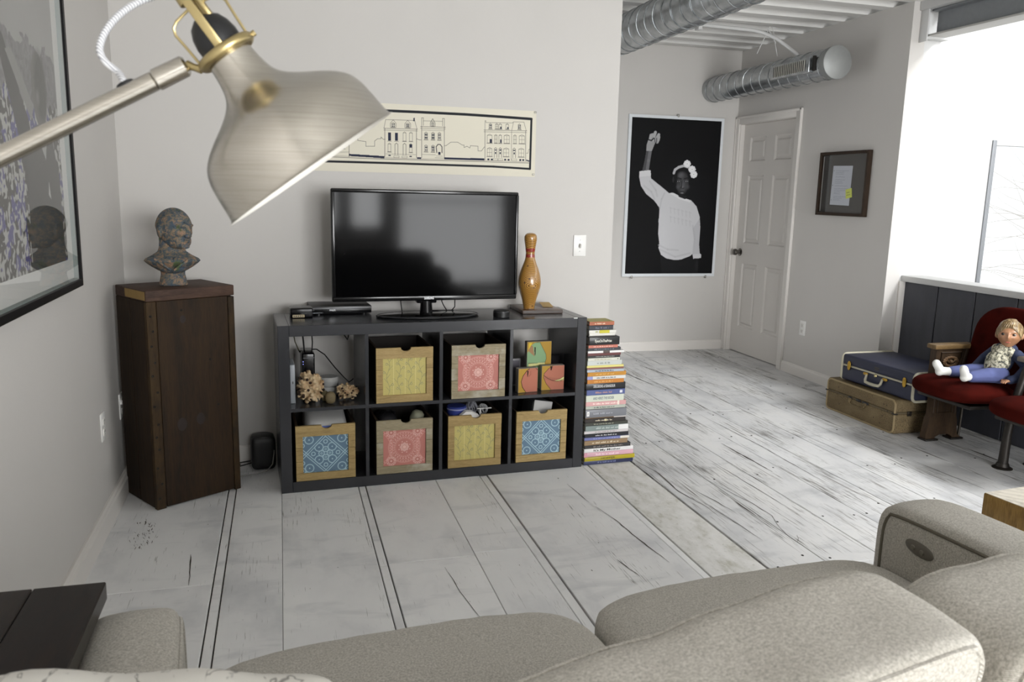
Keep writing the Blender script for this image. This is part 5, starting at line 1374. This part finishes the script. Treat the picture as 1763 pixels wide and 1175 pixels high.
for x in (.004, BL-.004):
    s = 1 if x < .1 else -1; m = MB()
    pts = [(0, .0), ]
    yy = []
    for cy, cz, a0 in ((.03, .03, PI), (.38, .03, 1.5*PI), (.38, .14, 0), (.03, .14, PI/2)): yy += [(x, cy+.03*math.cos(a0+PI/2*k/5), cz+.03*math.sin(a0+PI/2*k/5)) for k in range(6)]
    m.tube(yy, .0085, 8, True); m.build('edge_binding', M_CREAM, t)
for x in (.075, .565):
    m = MB(); m.pillow((x, -.004, .103), (.03, .012, .062), .42, 6); m.box((x, -.009, .103), (.008, .006, .03), .002); m.build('brass_latch', M_BRASS, t, 60)
m = MB()
for x in (.235, .405): m.pillow((x, -.004, .083), (.045, .010, .020), .4, 5)
m.build('handle_mount', M_BRASS, t, 60)
m = MB(); m.lathe([(0, .006), (.008, .005), (.011, 0)], 14, T(.32, -.001, .088) @ RX(PI/2)); m.build('lock_button', plain('#c9bd8d', .25, .8, name='lock_pale'), t)
m = MB(); m.tube([(.25, -.008, .082), (.252, -.018, .05), (.262, -.024, .038), (.30, -.026, .035), (.34, -.026, .035), (.378, -.024, .038), (.388, -.018, .05), (.39, -.008, .082)], [.007, .008, .009, .010, .010, .009, .008, .007], 10); m.build('carry_handle', M_CREAM, t)
m = MB()
for z in (.128, .140): m.box((.325, -.0006, z), (.04, .0012, .005))
m.build('stamped_mark', plain('#4d4531', .5, .3, name='stamp_gold'), t, 0)

# ================================================================== THEATRE SEATS
tr = NT('red_velvet'); tr.p(.95, 0, .03, sheen=0); v = tr.coords((1, 1, 1)); n_ = tr.noise(v, 9, 4); tr.col(tr.ramp(n_, [(.3, '#2d0b08'), (.7, '#40100b')])); tr.bump(tr.noise(v, 300, 2), .2, .001); M_RED = tr.m
M_IRON = wood('brown_cast_end', '#231a12', '#3b2d20', '#4d3b29', (8, 8, 2), .5, .2, 3)
M_ARM = wood('arm_wood', '#4f3d26', '#6d5738', '#806a47', (4, 14, 14), .4, .1, 3)
M_DKM = plain('#2a2622', .45, .5, var=.1, name='dark_cast_iron')
row = thing('theater_seat_row', 'row of old red velvet theater seats with carved brown end along half wall', 'theater seats', (3.66, .12, 0))
# carved end standard in the x-z plane
poly = [(.0, .0), (.05, .0), (.052, .02), (.085, .035), (.145, .035), (.175, .02), (.178, .0), (.236, .0), (.238, .012), (.214, .03), (.205, .07), (.20, .12), (.19, .15), (.185, .24), (.19, .33), (.200, .40), (.235, .55), (-.005, .55), (-.006, .40), (.012, .30), (.012, .16), (.0, .13), (-.006, .08), (-.014, .03), (-.012, .012)]
m = MB(); m.prism(poly, .045, T(0, -.022, 0)); o = m.build('end_standard', M_IRON, row, 30)
m = MB(); m.span(-.025, .262, -.036, .036, .55, .578, .006, 2); m.build('armrest', M_ARM, row, 40)
def relief(x0, x1, z0, z1, y, r): 
    m = MB(); m.tube([(x0, y, z0), (x1, y, z0), (x1, y, z1), (x0, y, z1)], r, 6, True); return m
relief(.045, .15, .17, .29, -.024, .005).build('carved_panel', M_IRON, row)
relief(.03, .17, .42, .53, -.024, .004).build('carved_panel', M_IRON, row)
m = MB(); q = random.Random(2)
for k in range(16):
    a = 2*PI*k/16; m.pillow((.10+.045*math.cos(a), -.025, .475+.026*math.sin(a)), (.026, .01, .016), .45, 4, None)
for s in (-1, 1): m.tube([(.10+s*.01, -.026, .47), (.10+s*.03, -.028, .485), (.10+s*.045, -.027, .472), (.10+s*.035, -.026, .46)], .005, 6)
m.sphere((.10, -.026, .475), .012, 10, None); m.build('carved_rosette', wood('rosette_wood', '#4a3727', '#6b523a', '#80654a', (8, 8, 8), .45, .1, 3), row, 60)
m = MB()
for x in (.185, .205, .222): m.tube([(x-.03, -.023, .41), (x, -.023, .545)], .004, 6)
m.tube([(.175, -.023, .16), (.178, -.023, .34)], .005, 6); m.tube([(.02, -.023, .17), (.02, -.023, .32)], .005, 6); m.build('fluting', M_IRON, row)
for x in (.02, .20):
    m = MB(); m.span(x-.04, x+.05, -.035, .035, 0, .012, .004); m.build('floor_foot', M_DKM, row, 40)
# steel strap behind the end
m = MB(); m.tube([(.245, -.0, .012), (.25, -.0, .25), (.24, 0, .33)], .008, 8); m.build('rear_strap', plain('#4b4640', .4, .7, name='strap_steel'), row)
def middle(y):
    m = MB()
    m.tube([(.035, y, .006), (.04, y, .18), (.06, y, .36), (.10, y, .50), (.13, y, .575)], [.026, .022, .021, .021, .022], 12); m.span(.02, .05, y-.012, y+.012, .0, .02); m.build('middle_standard', M_DKM, row)
    m = MB(); m.lathe([(0, 0), (.05, 0), (.05, .004), (.035, .012), (.028, .03), (0, .03)], 20, T(.035, y, 0)); m.lathe([(0, 0), (.04, 0), (.04, .004), (.03, .01), (0, .012)], 20, T(.23, y, 0)); m.build('floor_foot', M_DKM, row)
    m = MB(); m.tube([(.235, y, .01), (.225, y, .1), (.18, y, .2), (.10, y, .27), (.06, y, .34)], .012, 8); m.tube([(.06, y+.0, .30), (.15, y+.03, .33), (.2, y+.0, .38)], .014, 8); m.build('bracket_arm', M_DKM, row)
    m = MB(); m.span(.06, .28, y-.026, y+.026, .575, .603, .008, 3); m.build('armrest', plain('#6f675c', .35, .3, var=.1, name='arm_grey'), row, 40)
middle(-.52); middle(-1.06)
for yc in (-.255, -.79):
    def sf(p):
        q = p.copy(); fr = max(0, (-p.x)/.2); 
        q.z += .012*(1-(p.y/.23)**2)*(1 if p.z > 0 else .2) - .018*fr*fr; q.z += -.03*(p.x/.4); return q
    m = MB(); m.pillow((-.02, yc, .374), (.44, .475, .105), .34, 12, None, sf); m.build('seat', M_RED, row, 60)
    m = MB(); m.span(-.15, .16, yc-.19, yc+.19, .304, .326, .008); m.cyl((.06, yc-.225, .33), (.06, yc+.225, .33), .014, .014, 10); m.build('seat_pan', M_DKM, row, 40)
    def bf(p):
        q = p.copy(); 
        if p.z > .12: q.y *= 1-.22*((p.z-.12)/.14)**2
        q.x += -.03*(1-(p.y/.25)**2)*0+.10*(p.z/.5)+.02*(p.y/.25)**2*-1; return q
    m = MB(); m.pillow((.26, yc, .565), (.07, .47, .50), .24, 12, None, bf); m.build('backrest', M_RED, row, 60)
    m = MB(); m.pillow((.298, yc, .555), (.03, .45, .47), .24, 10, None, bf); m.build('back_shell', M_IRON, row, 60)

# ================================================================== DOLL
M_SKIN = plain('#a87b5b', .4, coat=.2, var=.04, name='doll_skin'); M_JKT = plain('#29324d', .85, var=.08, name='doll_jacket_blue'); M_TRS = plain('#4c5480', .85, var=.08, name='doll_trousers_blue'); M_SOCK = plain('#cfcfca', .8, var=.05, name='doll_sock_white')
tv_ = NT('doll_vest'); tv_.p(.8, 0, .2); n_ = tv_.noise(tv_.coords((1, 1, 1)), 75, 3, .7); tv_.col(tv_.ramp(n_, [(.42, '#4a4c48'), (.5, '#a39f8a'), (.58, '#c9c5b2')]))
th_ = NT('doll_hair'); th_.p(.32, 0, .5); n_ = th_.noise(th_.coords((60, 60, 8), rot=(.5, .6, 0)), 1.6, 4); th_.col(th_.ramp(n_, [(.3, '#4d3c26'), (.5, '#7b6544'), (.7, '#b09b78')])); th_.bump(n_, .6, .003)
DO = Vector((3.72, -.23, .442))
dl = thing('boy_doll', 'boy doll in blue suit and floral vest sitting on red theater seat', 'doll', DO+Vector((-.006, 0, .012)))
D = lambda x, y, z: Vector((x, y, z))-DO
m = MB()
def limb(m, pts, rs, n=10):
    P = [Vector(p)-DO for p in pts]; m.tube(P, rs, n)
    for p, r in zip(P, rs): m.sphere(p, r*.98, n)
# torso + sleeves
limb(m, [(3.745, -.225, .475), (3.775, -.232, .53), (3.805, -.24, .585), (3.815, -.244, .60)], [.058, .064, .056, .036], 14)
limb(m, [(3.805, -.305, .578), (3.825, -.355, .52), (3.775, -.352, .462), (3.745, -.335, .452)], [.032, .030, .026, .024])
limb(m, [(3.80, -.175, .583), (3.78, -.125, .53), (3.725, -.125, .485), (3.70, -.132, .475)], [.032, .029, .025, .023])
remesh(m, .005, 'jacket', M_JKT, dl, 4)
m = MB(); limb(m, [(3.742, -.225, .470), (3.765, -.232, .53), (3.795, -.238, .580)], [.050, .0645, .052], 16); limb(m, [(3.79, -.275, .585), (3.775, -.23, .548)], [.03, .04]); limb(m, [(3.79, -.19, .59), (3.775, -.23, .548)], [.03, .04])
vb = remesh(m, .005, 'vest', tv_.m, dl, 3); vb.data.transform(T(-.0065, -.0035, .004))
m = MB(); m.tube([D(3.748, -.268, .59), D(3.722, -.262, .565), D(3.705, -.255, .535), D(3.692, -.245, .50)], .0028, 6); m.build('vest_edging', plain('#4a2f24', .7, name='edging_brown'), dl)
m = MB(); m.tube([D(3.80, -.235, .603)+Vector((.036*math.cos(a), .04*math.sin(a), .012*math.sin(a*1))) for a in [2*PI*k/20 for k in range(20)]], .011, 8, True); m.build('collar', M_JKT, dl)
m = MB(); limb(m, [(3.745, -.265, .463), (3.65, -.275, .468), (3.565, -.262, .461)], [.046, .040, .032]); limb(m, [(3.745, -.195, .463), (3.65, -.17, .470), (3.55, -.14, .463)], [.046, .040, .030]); limb(m, [(3.745, -.27, .465), (3.745, -.19, .465)], [.05, .05])
remesh(m, .005, 'trousers', M_TRS, dl, 4)
for (a, b, c_) in (((3.56, -.262, .462), (3.525, -.262, .462), (3.505, -.265, .505)), ((3.545, -.14, .463), (3.49, -.125, .466), (3.46, -.122, .508))):
    m = MB(); limb(m, [a, b, c_], [.023, .026, .022], 12); limb(m, [b, tuple(Vector(b)+Vector((-.006, 0, -.004)))], [.026, .024]); remesh(m, .004, 'sock', M_SOCK, dl, 3)
    m = MB(); limb(m, [tuple(Vector(a)+Vector((.03, 0, 0))), a], [.021, .02], 12); m.build('ankle', M_SKIN, dl)
def doll_hand(p, dx, dy):
    m = MB(); p = Vector(p)-DO; f = Vector((dx, dy, -.15)).normalized(); s = f.cross(Vector((0, 0, 1))).normalized()
    m.pillow((0, 0, 0), (.028, .03, .016), .42, 5, T(*(p+f*.01)) @ RZ(math.atan2(f.y, f.x)))
    for k, l in ((-1.5, .020), (-.5, .024), (.5, .023), (1.5, .018)):
        b = p+f*.022+s*k*.0068; m.tube([b, b+f*l*.5+s*k*.001, b+f*l+Vector((0, 0, -.005))+s*k*.002], [.0042, .004, .0032], 7)
    b = p+f*.004+s*.013; m.tube([b, b+s*.012+f*.006, b+s*.014+f*.017], [.0046, .0044, .0036], 7)
    m.build('hand', M_SKIN, dl)
doll_hand((3.735, -.336, .450), -1, -.1); doll_hand((3.688, -.132, .474), -1, -.1)
FEAT, JAW = 1.0, .36
HC_ = D(3.795, -.25, .683); HMx = T(*HC_) @ RZ(-.88) @ RX(-.10) @ Matrix.Diagonal((1.08, .98, .98, 1)); hh = .152
m = MB(); head_mb(m, hh, HMx, 48); m.pillow((0, 0, 0), (.045, .045, .05), .4, 5, T(*(HC_+Vector((.003, 0, -.075))))); remesh(m, .0028, 'head', M_SKIN, dl, 3)
m = MB(); vs = []; fs = []; n = 48; R_ = 26
for j in range(R_+1):
    for i in range(n):
        u = 2*PI*i/n; v = PI*.64*j/R_; fr = max(0, -math.sin(u)); vm = v*(1-.44*fr**2*(1 if j else 0))
        p = headshape(u, max(.001, vm))*hh; k = 1.06+.035*math.sin(u*5+vm*6+1)*math.sin(vm)+.02*math.sin(u*13)
        if j == R_: k = .98
        vs.append(p*k+Vector((0, 0, .004)))
for j in range(R_):
    for i in range(n): fs.append((j*n+i, j*n+(i+1) % n, (j+1)*n+(i+1) % n, (j+1)*n+i))
m.mesh(vs, fs, HMx); 
for k in range(9):   # swept fringe locks
    a = -.9+.22*k; p0 = headshape(-PI/2+a*.55+.35, .35)*hh*1.10; p1 = headshape(-PI/2+a*.75, .75)*hh*1.12; p2 = headshape(-PI/2+a*.85-.12, 1.05)*hh*1.08
    M3 = HMx; m.tube([M3 @ p0, M3 @ p1, M3 @ p2], [.010, .010, .003], 7)
bmesh.ops.recalc_face_normals(m.bm, faces=m.bm.faces); m.build('hair', th_.m, dl, 70)
for s in (-1, 1):
    m = MB(); m.sphere((s*.148*hh, -.345*hh, .005*hh), .066*hh, 12, HMx); m.build('eye', plain('#8d857a', .2, name='eye_white'), dl)
    m = MB(); m.sphere((s*.150*hh-.002, -.378*hh, .008*hh), .052*hh, 10, HMx); m.build('iris', plain('#2b1f17', .15, name='iris_brown'), dl)
    m = MB(); m.tube([HMx @ (Vector((s*(.09+.045*i)*hh, -(.41-.018*i)*hh, (.088+.012*math.sin(i*1.2))*hh))) for i in range(4)], .0014, 6); m.build('eyebrow', plain('#5e4630', .7, name='brow_brown'), dl)
m = MB(); m.pillow((0, 0, 0), (.15*hh, .05*hh, .055*hh), .45, 5, HMx @ T(0, -.43*hh, -.278*hh)); m.build('lips', plain('#9c5547', .4, name='lip_pink'), dl)

# ================================================================== COFFEE TABLE (block by the sofa's right arm)
tw = NT('pale_block_top'); tw.p(.35, 0, .5, .3, .2)
wv = tw.add('ShaderNodeTexWave', wave_type='RINGS', rings_direction='Z'); tw.l.new(tw.coords((1, 1, 1), loc=(-.30, -.12, 0)), wv.inputs['Vector']); wv.inputs['Scale'].default_value = 9; wv.inputs['Distortion'].default_value = 5; wv.inputs['Detail'].default_value = 4
tw.col(tw.mix(.6, tw.ramp(wv.outputs[0], [(.1, '#a99f8c'), (.5, '#cfc6b4'), (.9, '#d9d1c0')]), tw.ramp(tw.noise(tw.coords((1, 1, 1)), 12, 6, .7), [(.4, '#8f8370'), (.55, '#cdc4b2')])))
M_BLKS = wood('block_side', '#5b4421', '#8a6b38', '#a58650', (16, 16, 2.2), .5, .3, 4, '#4a3417')
t = thing('block_coffee_table', 'thick pale wooden block coffee table beyond the right sofa arm', 'table', (2.231, -1.668, 0), .10)
m = MB(); m.span(0, .62, -.62, 0, .361, .449, .004, 2); m.build('block_slab', M_BLKS, t, 40)
m = MB(); m.span(.003, .617, -.617, -.003, .4488, .4502); m.build('polished_face', tw.m, t, 0)
for x, y in ((.14, -.14), (.48, -.14), (.14, -.48), (.48, -.48)):
    m = MB(); m.cyl((x, y, 0), (x, y, .362), .03, .042, 20, .003); m.build('leg', wood('table_leg', '#3a2815', '#5c4223', '#70532f', (12, 12, 2), .5, .1, 4), t)
m = MB(); m.span(.09, .53, -.53, -.09, .335, .3605, .002); m.build('under_frame', plain('#565550', .5, name='frame_grey'), t, 30)

# ================================================================== SOFA
tf = NT('sofa_tweed'); tf.p(.9, 0, .15, sheen=.25)
v = tf.coords((1, 1, 1)); a = tf.noise(v, 260, 3, .75); b = tf.noise(v, 5, 3)
wv = tf.add('ShaderNodeTexWave', bands_direction='DIAGONAL'); tf.l.new(v, wv.inputs['Vector']); wv.inputs['Scale'].default_value = 190; wv.inputs['Distortion'].default_value = 1.2
c = tf.ramp(a, [(.32, '#827d73'), (.5, '#bcb7ac'), (.66, '#e2ded5')]); c = tf.mix(.30, c, tf.ramp(wv.outputs[0], [(.2, '#88837a'), (.8, '#d3cec3')])); c = tf.mix(tf.math('MULTIPLY', b, .18), c, '#8a857b'); tf.col(c)
tf.bump(tf.math('ADD', a, wv.outputs[0]), .6, .002); M_SOFA = tf.m
M_PIPE = plain('#5e584c', .9, name='piping_dark')
SFY = .085; SO = Vector((-.345, -2.125, 0))
so = thing('sofa', 'grey beige tweed two seat sofa in the foreground facing the television', 'sofa', SO, SFY)
def soft(amp, sc, seed):
    def f(p):
        n = mnoise.noise(Vector((p.x*sc+seed, p.y*sc, p.z*sc)))+.5*mnoise.noise(Vector((p.x*sc*3+seed, p.y*sc*2, p.z*sc*2)))
        return p*(1+amp*n/max(.1, p.length))
    return f
AX1, AX2 = 1.895, 2.10
m = MB(); m.span(.03, AX2-.03, -1.0, -.07, .09, .30, .02, 3); m.build('seat_base', M_SOFA, so, 50)
m = MB(); m.pillow((AX2/2, -1.0, .42), (AX2, .12, .68), .14, 10); m.build('back_frame', M_SOFA, so, 60)
def seat(x0, x1, sd):
    w_ = x1-x0; c_ = ((x0+x1)/2, -.40, .352); d_ = (w_, .82, .20); g = soft(.006, 6, sd)
    def f(p):
        q = g(p); q.z += .014*(1-(2*p.x/w_)**2)*(p.z > 0); return q
    m = MB(); m.pillow(c_, d_, .14, 22, None, f); o = m.build('seat_cushion', M_SOFA, so, 60)
seat(.174, 1.020, 1); seat(1.024, AX1+.004, 5)
def arm(x0, x1, sd):
    w_ = x1-x0; c_ = ((x0+x1)/2, -.50, .335); d_ = (w_, 1.0, .53)
    def f(p):
        q = p.copy(); q.z += .010*(1-(2*p.x/w_)**2)*(p.z > 0); return q
    m = MB(); m.pillow(c_, d_, .10, 24, None, f); o = m.build('arm', M_SOFA, so, 60)
    for s in (-1, 1):
        P = [pillow_pt(q, c_, d_, .10, f) for q in path([(s, -1, .98), (s, .98, .98), (s, .98, -.95)], 24)]
        m = MB(); m.tube(P, .0045, 8); m.build('piping', M_PIPE if x1 > 1 else M_SOFA, o)
    return o
arm(0, .172, 1); ar = arm(AX1, AX2, 2)
# recliner control on the inner side of the right arm
pp_ = at(1583, 947, 0, 1.52)
for _ in range(6):
    l_ = RZ(-SFY) @ (pp_-SO); pp_ = at(1583, 947, 0, pp_.x+(AX1-l_.x))
l_ = RZ(-SFY) @ (pp_-SO); cy, cz = l_.y, l_.z
MC = T(AX1-.001, cy, cz) @ RX(.10)
m = MB(); m.pillow((0, 0, 0), (.012, .088, .036), .44, 8, MC); cp = m.build('control_panel', plain('#5b564c', .5, name='panel_taupe'), ar, 60)
for k in (-.014, .014):
    m = MB(); m.lathe([(0, .009), (.0055, .0088), (.0065, .007), (.007, .003)], 14, MC @ T(0, k, 0) @ RY(-PI/2)); m.build('button', plain('#6f6a5f', .35, .3, name='button_taupe'), cp)
def back(x0, x1, zt, sd, slope):
    w_ = x1-x0; g = soft(.009, 5, sd); c_ = ((x0+x1)/2, -.83, zt-.235); d_ = (w_, .23, .47)
    def f(p):
        q = g(p); h_ = p.z/.235
        q.y += -.075*h_; q.z += slope*p.x*(h_*.5+.5)+.006*(1-(2*p.x/w_)**2)*(p.z > 0)
        return q
    m = MB(); m.pillow(c_, d_, .115, 30, None, f); o = m.build('back_cushion', M_SOFA, so, 60)
    for yy in (.93, -.93):
        P = [pillow_pt(q, c_, d_, .115, f) for q in path([(-1, yy, -.9), (-1, yy, 1), (1, yy, 1), (1, yy, -.9)], 30)]
        m = MB(); m.tube(P, .0042, 6); m.build('seam_piping', M_SOFA, o)
back(.185, 1.105, .836, 2, .165); back(1.125, AX1-.004, .872, 7, .02)
for x in (.08, AX2-.08):
    for y in (-.08, -.98):
        m = MB(); m.cyl((x, y, 0), (x, y, .095), .022, .03, 14, .002); m.build('leg', plain('#2c2018', .5, name='leg_dark'), so)

# patterned throw pillow leaning against the left back cushion
tpw = NT('pillow_print'); tpw.p(.85, 0, .2)
br = tpw.noise(tpw.coords((26, 10, 10), rot=(.3, .6, .5)), 1.2, 1, .4, 2.2); tpw.col(tpw.ramp(br, [(.60, '#d2cfc8'), (.635, '#908d88'), (.67, '#908d88'), (.70, '#d2cfc8')]))
pm = MB()
def pf(p):
    q = p.copy(); u, w_ = abs(p.x)/.21, abs(p.z)/.13; q.y *= (1-.75*max(u, w_)**4); q.z += .006*math.sin(p.x*40)*(p.z > 0)
    return q
pm.pillow((0, 0, 0), (.44, .13, .27), .22, 16, None, pf)
t = thing('throw_pillow', 'white throw pillow with grey dash print on the sofa beside left arm', 'pillow', (-.135, -2.795, .627), .06)
pm.build('pillow_cover', tpw.m, t, 70, T(0, 0, .11) @ RY(.18) @ RX(.50))
m = MB()
pts = [(math.copysign(abs(math.cos(a))**.45, math.cos(a))*.212, 0, math.copysign(abs(math.sin(a))**.45, math.sin(a))*.131) for a in [2*PI*k/48 for k in range(48)]]
m.tube(pts, .003, 6, True); m.build('pillow_seam', plain('#c9c6bd', .9, name='seam_white'), t, 60, T(0, 0, .11) @ RY(.18) @ RX(.50))

# dark side table by the left arm
M_DKW = wood('dark_side_table_wood', '#0b0705', '#170f0a', '#25180f', (10, 1.2, 10), .3, .12, 3, coat=.05)
t = thing('side_table', 'dark brown wooden side table between left wall and sofa arm', 'table', (-.302, -2.158, 0), .0)
for a, b in ((-.362, -.243), (-.2415, -.122), (-.1205, 0)):
    m = MB(); m.span(a, b, -.44, 0, .624, .659, .002, 1); m.build('top_board', M_DKW, t, 30)
for x in (-.35, -.095):
    for y in (-.42, -.03):
        m = MB(); m.span(x, x+.03, y-.015, y+.015, 0, .6235, .003); m.build('leg', M_DKW, t, 30)
m = MB(); m.span(-.352, -.063, -.43, -.012, .575, .6238, .002); m.build('apron', M_DKW, t, 30)

# ================================================================== FLOOR LAMP
RT, UP, FW_ = Vector(CAM_R[0]), -Vector(CAM_R[1]), Vector(CAM_R[2])
def cp3(u, v, d): return CAM_C + FW_*d + RT*((u-881.5)/CAM_F*d) - UP*((v-587.5)/CAM_F*d)
D0 = 1.0; pxm = D0/CAM_F
A_ = (RT*.577-UP*.817+FW_*.285).normalized()             # shade axis, pointing out of its mouth
B_ = (RT*.817+UP*.577); B_ = (B_-A_*B_.dot(A_)).normalized(); C_ = A_.cross(B_)
if C_.dot(FW_) > 0: C_ = -C_
N0 = cp3(392, 93, D0-.035)
LM = Matrix((B_, -C_, A_)).transposed().to_4x4(); LM.translation = N0      # local x=B, y=away from the camera, z=along the axis
tn_ = NT('brushed_nickel'); tn_.p(.24, 1, .5)
vv = tn_.coords((1, 1, 60), kind='Object'); n_ = tn_.noise(vv, 9, 4, .6)
tn_.col(tn_.ramp(n_, [(.3, '#b5b0a6'), (.7, '#c6c1b8')])); tn_.b.inputs['Anisotropic'].default_value = .5
M_NICK = tn_.m; M_LBR = plain('#b5a477', .34, 1, name='lamp_brass'); M_LBK = plain('#111214', .45, name='lamp_black')
BASE = Vector((-.50, -2.72, 0))
lp = thing('floor_lamp', 'brushed nickel and brass reading lamp leaning in at upper left', 'floor lamp', BASE)
LL = Matrix.Translation(-BASE) @ LM
prof = [(36, -3), (38.5, 4), (39.5, 18), (42, 36), (46, 52), (54, 66), (68, 79), (88, 92), (112, 106), (132, 120), (147, 136), (155.5, 156), (159.5, 180), (162.5, 205), (165, 221), (169.5, 226)]
prof = smoothprof(prof, 3); prof = [(r*pxm, z*pxm) for r, z in prof]
m = MB(); m.lathe(prof, 72, LL); m.build('lamp_shade', M_NICK, lp, 60)
m = MB(); m.lathe([(r-.0016, z) for r, z in prof[2:]]+[prof[-1]], 72, LL); m.build('shade_lining', plain('#d9d6ce', .5, name='shade_white'), lp, 60)
m = MB(); m.lathe([(0, 60*pxm), (.024, 62*pxm), (.03, 90*pxm), (.036, 120*pxm), (.03, 150*pxm), (0, 160*pxm)], 24, LL); m.build('bulb', plain('#e8e6e0', .3, name='bulb_white'), lp)
m = MB(); m.tube([LL @ Vector((44*pxm*math.cos(a), 44*pxm*math.sin(a), -3*pxm)) for a in [2*PI*k/40 for k in range(40)]], 9*pxm, 12, True); m.build('brass_ring', M_LBR, lp)
m = MB(); m.lathe([(0, 8*pxm), (34*pxm, 8*pxm), (36.5*pxm, -12*pxm), (37*pxm, -28*pxm), (34*pxm, -44*pxm), (27*pxm, -58*pxm), (15*pxm, -67*pxm), (0, -70*pxm)], 28, LL); m.build('socket_cap', M_LBK, lp)
m = MB()
for s in (-1, 1):
    m.box((0, s*37*pxm, -50*pxm), (15*pxm, 3*pxm, 104*pxm), .001, M=LL)
m.cyl(LL @ Vector((0, 0, -95*pxm)), LL @ Vector((0, 0, -150*pxm)), 17*pxm, 15*pxm, 20, .001); m.box((0, 0, -99*pxm), (15*pxm, 78*pxm, 4*pxm), .001, M=LL); m.box((14*pxm, 0, -75*pxm), (12*pxm, 30*pxm, 50*pxm), .003, M=LL); m.build('brass_bracket', M_LBR, lp, 40)
m = MB()
for s in (-1, 1): m.tube([LL @ Vector((s*x*pxm, -6*pxm, z*pxm)) for x, z in ((46, -6), (48, -40), (50, -66), (46, -76), (36, -82), (10, -86))], 2.4*pxm, 8)
m.build('wire_handle', M_LBR, lp)
m = MB(); m.cyl(LL @ Vector((50*pxm, 0, -3*pxm)), LL @ Vector((58*pxm, 0, -3*pxm)), 5*pxm, 5*pxm, 12); m.build('ring_screw', M_LBR, lp)
# arm going down to the left, then the pole and base
a0 = LL @ Vector((-50*pxm, 0, -3*pxm)); a1 = cp3(322, 112, D0-.035)-BASE; ae = cp3(-330, 432, .90)-BASE
adir = (ae-a1).normalized(); a2 = a1+adir*.040
m = MB(); m.tube([a0, a0.lerp(a1, .5), a1], [7*pxm, 6*pxm, 8*pxm], 12); m.build('arm_joint', M_LBR, lp)
m = MB(); m.cyl(a1, a1+adir*.042, .0123, .0128, 24, .003); m.build('arm_sleeve', M_NICK, lp)
m = MB(); m.cyl(a1+adir*.042, ae, .0112, .0112, 28); m.build('lamp_arm', M_NICK, lp)
g = a1+adir*.072; up_ = (UP-adir*UP.dot(adir)).normalized()
m = MB(); m.pillow((0, 0, 0), (.022, .014, .008), .42, 6, T(*(g+up_*.011)) @ adir.to_track_quat('X', 'Z').to_matrix().to_4x4()); m.build('cord_grommet', M_LBK, lp, 60)
cpts = [g+up_*.010, g+up_*.016-adir*0]+[cp3(u, v, D0-.035+dd)-BASE for u, v, dd in ((203, 124, -.004), (183, 108, -.008), (172, 88, -.01), (176, 66, -.01), (190, 42, -.01), (212, 20, -.008), (240, 3, -.004), (275, -9, 0), (310, -16, 0), (335, -30, 0))]
cs = []
for i in range(len(cpts)-1):
    p0, p1, p2, p3 = cpts[max(0, i-1)], cpts[i], cpts[i+1], cpts[min(len(cpts)-1, i+2)]
    for k in range(8):
        u = k/8; cs.append(.5*((2*p1)+(p2-p0)*u+(2*p0-5*p1+4*p2-p3)*u*u+(3*p1-p0-3*p2+p3)*u**3))
cs.append(cpts[-1])
tk = NT('braided_cord'); tk.p(.8, 0, .2)
wv = tk.add('ShaderNodeTexWave', bands_direction='DIAGONAL'); tk.l.new(tk.coords((1, 1, 1)), wv.inputs['Vector']); wv.inputs['Scale'].default_value = 130; wv.inputs['Distortion'].default_value = .5
tk.col(tk.ramp(wv.outputs[0], [(.35, '#9a9ba0'), (.6, '#d9d9da')])); tk.bump(wv.outputs[0], .5, .001)
m = MB(); m.tube(cs, .0041, 10); m.build('braided_cord', tk.m, lp)
px_, py_ = ae.x, ae.y
m = MB(); m.cyl((px_, py_, .02), (px_, py_, ae.z+.06), .010, .010, 20); m.sphere(ae, .018, 14); m.build('lamp_pole', M_NICK, lp)
m = MB(); m.lathe([(0, 0), (.105, 0), (.11, .004), (.11, .014), (.1, .02), (.015, .026), (.012, .05), (0, .05)], 40, T(px_, py_, 0)); m.build('lamp_base', M_NICK, lp)

# bare twigs outside the stairwell window
t = thing('bare_tree', 'bare thin branches of a tree outside the stairwell window', 'tree', (8.1, 3.1, -.75))
q = random.Random(21); m = MB(); m.tube([(0, 0, 0), (.05, .02, 1.0), (0, .05, 2.0), (.1, 0, 3.0)], [.07, .055, .035, .01], 8); m.build('trunk', plain('#4a443d', .9, name='bark'), t)
m = MB()
for k in range(40):
    z = 1.0+q.random()*1.25; a = q.uniform(PI*.8, PI*1.3); p = Vector((.03, .02, z)); pts = [p]; d = Vector((math.cos(a), math.sin(a)*.5, q.uniform(-.05, .5))).normalized()
    for i in range(6):
        d = (d+Vector((q.uniform(-.3, .3), q.uniform(-.2, .2), q.uniform(-.25, .2)))).normalized(); p = p+d*.27; pts.append(p)
    m.tube(pts, [.010, .006, .005, .0035, .003, .002, .0012], 5)
tag(m.build('twigs', plain('#d0cbc4', .9, name='twig'), t), kind='stuff')
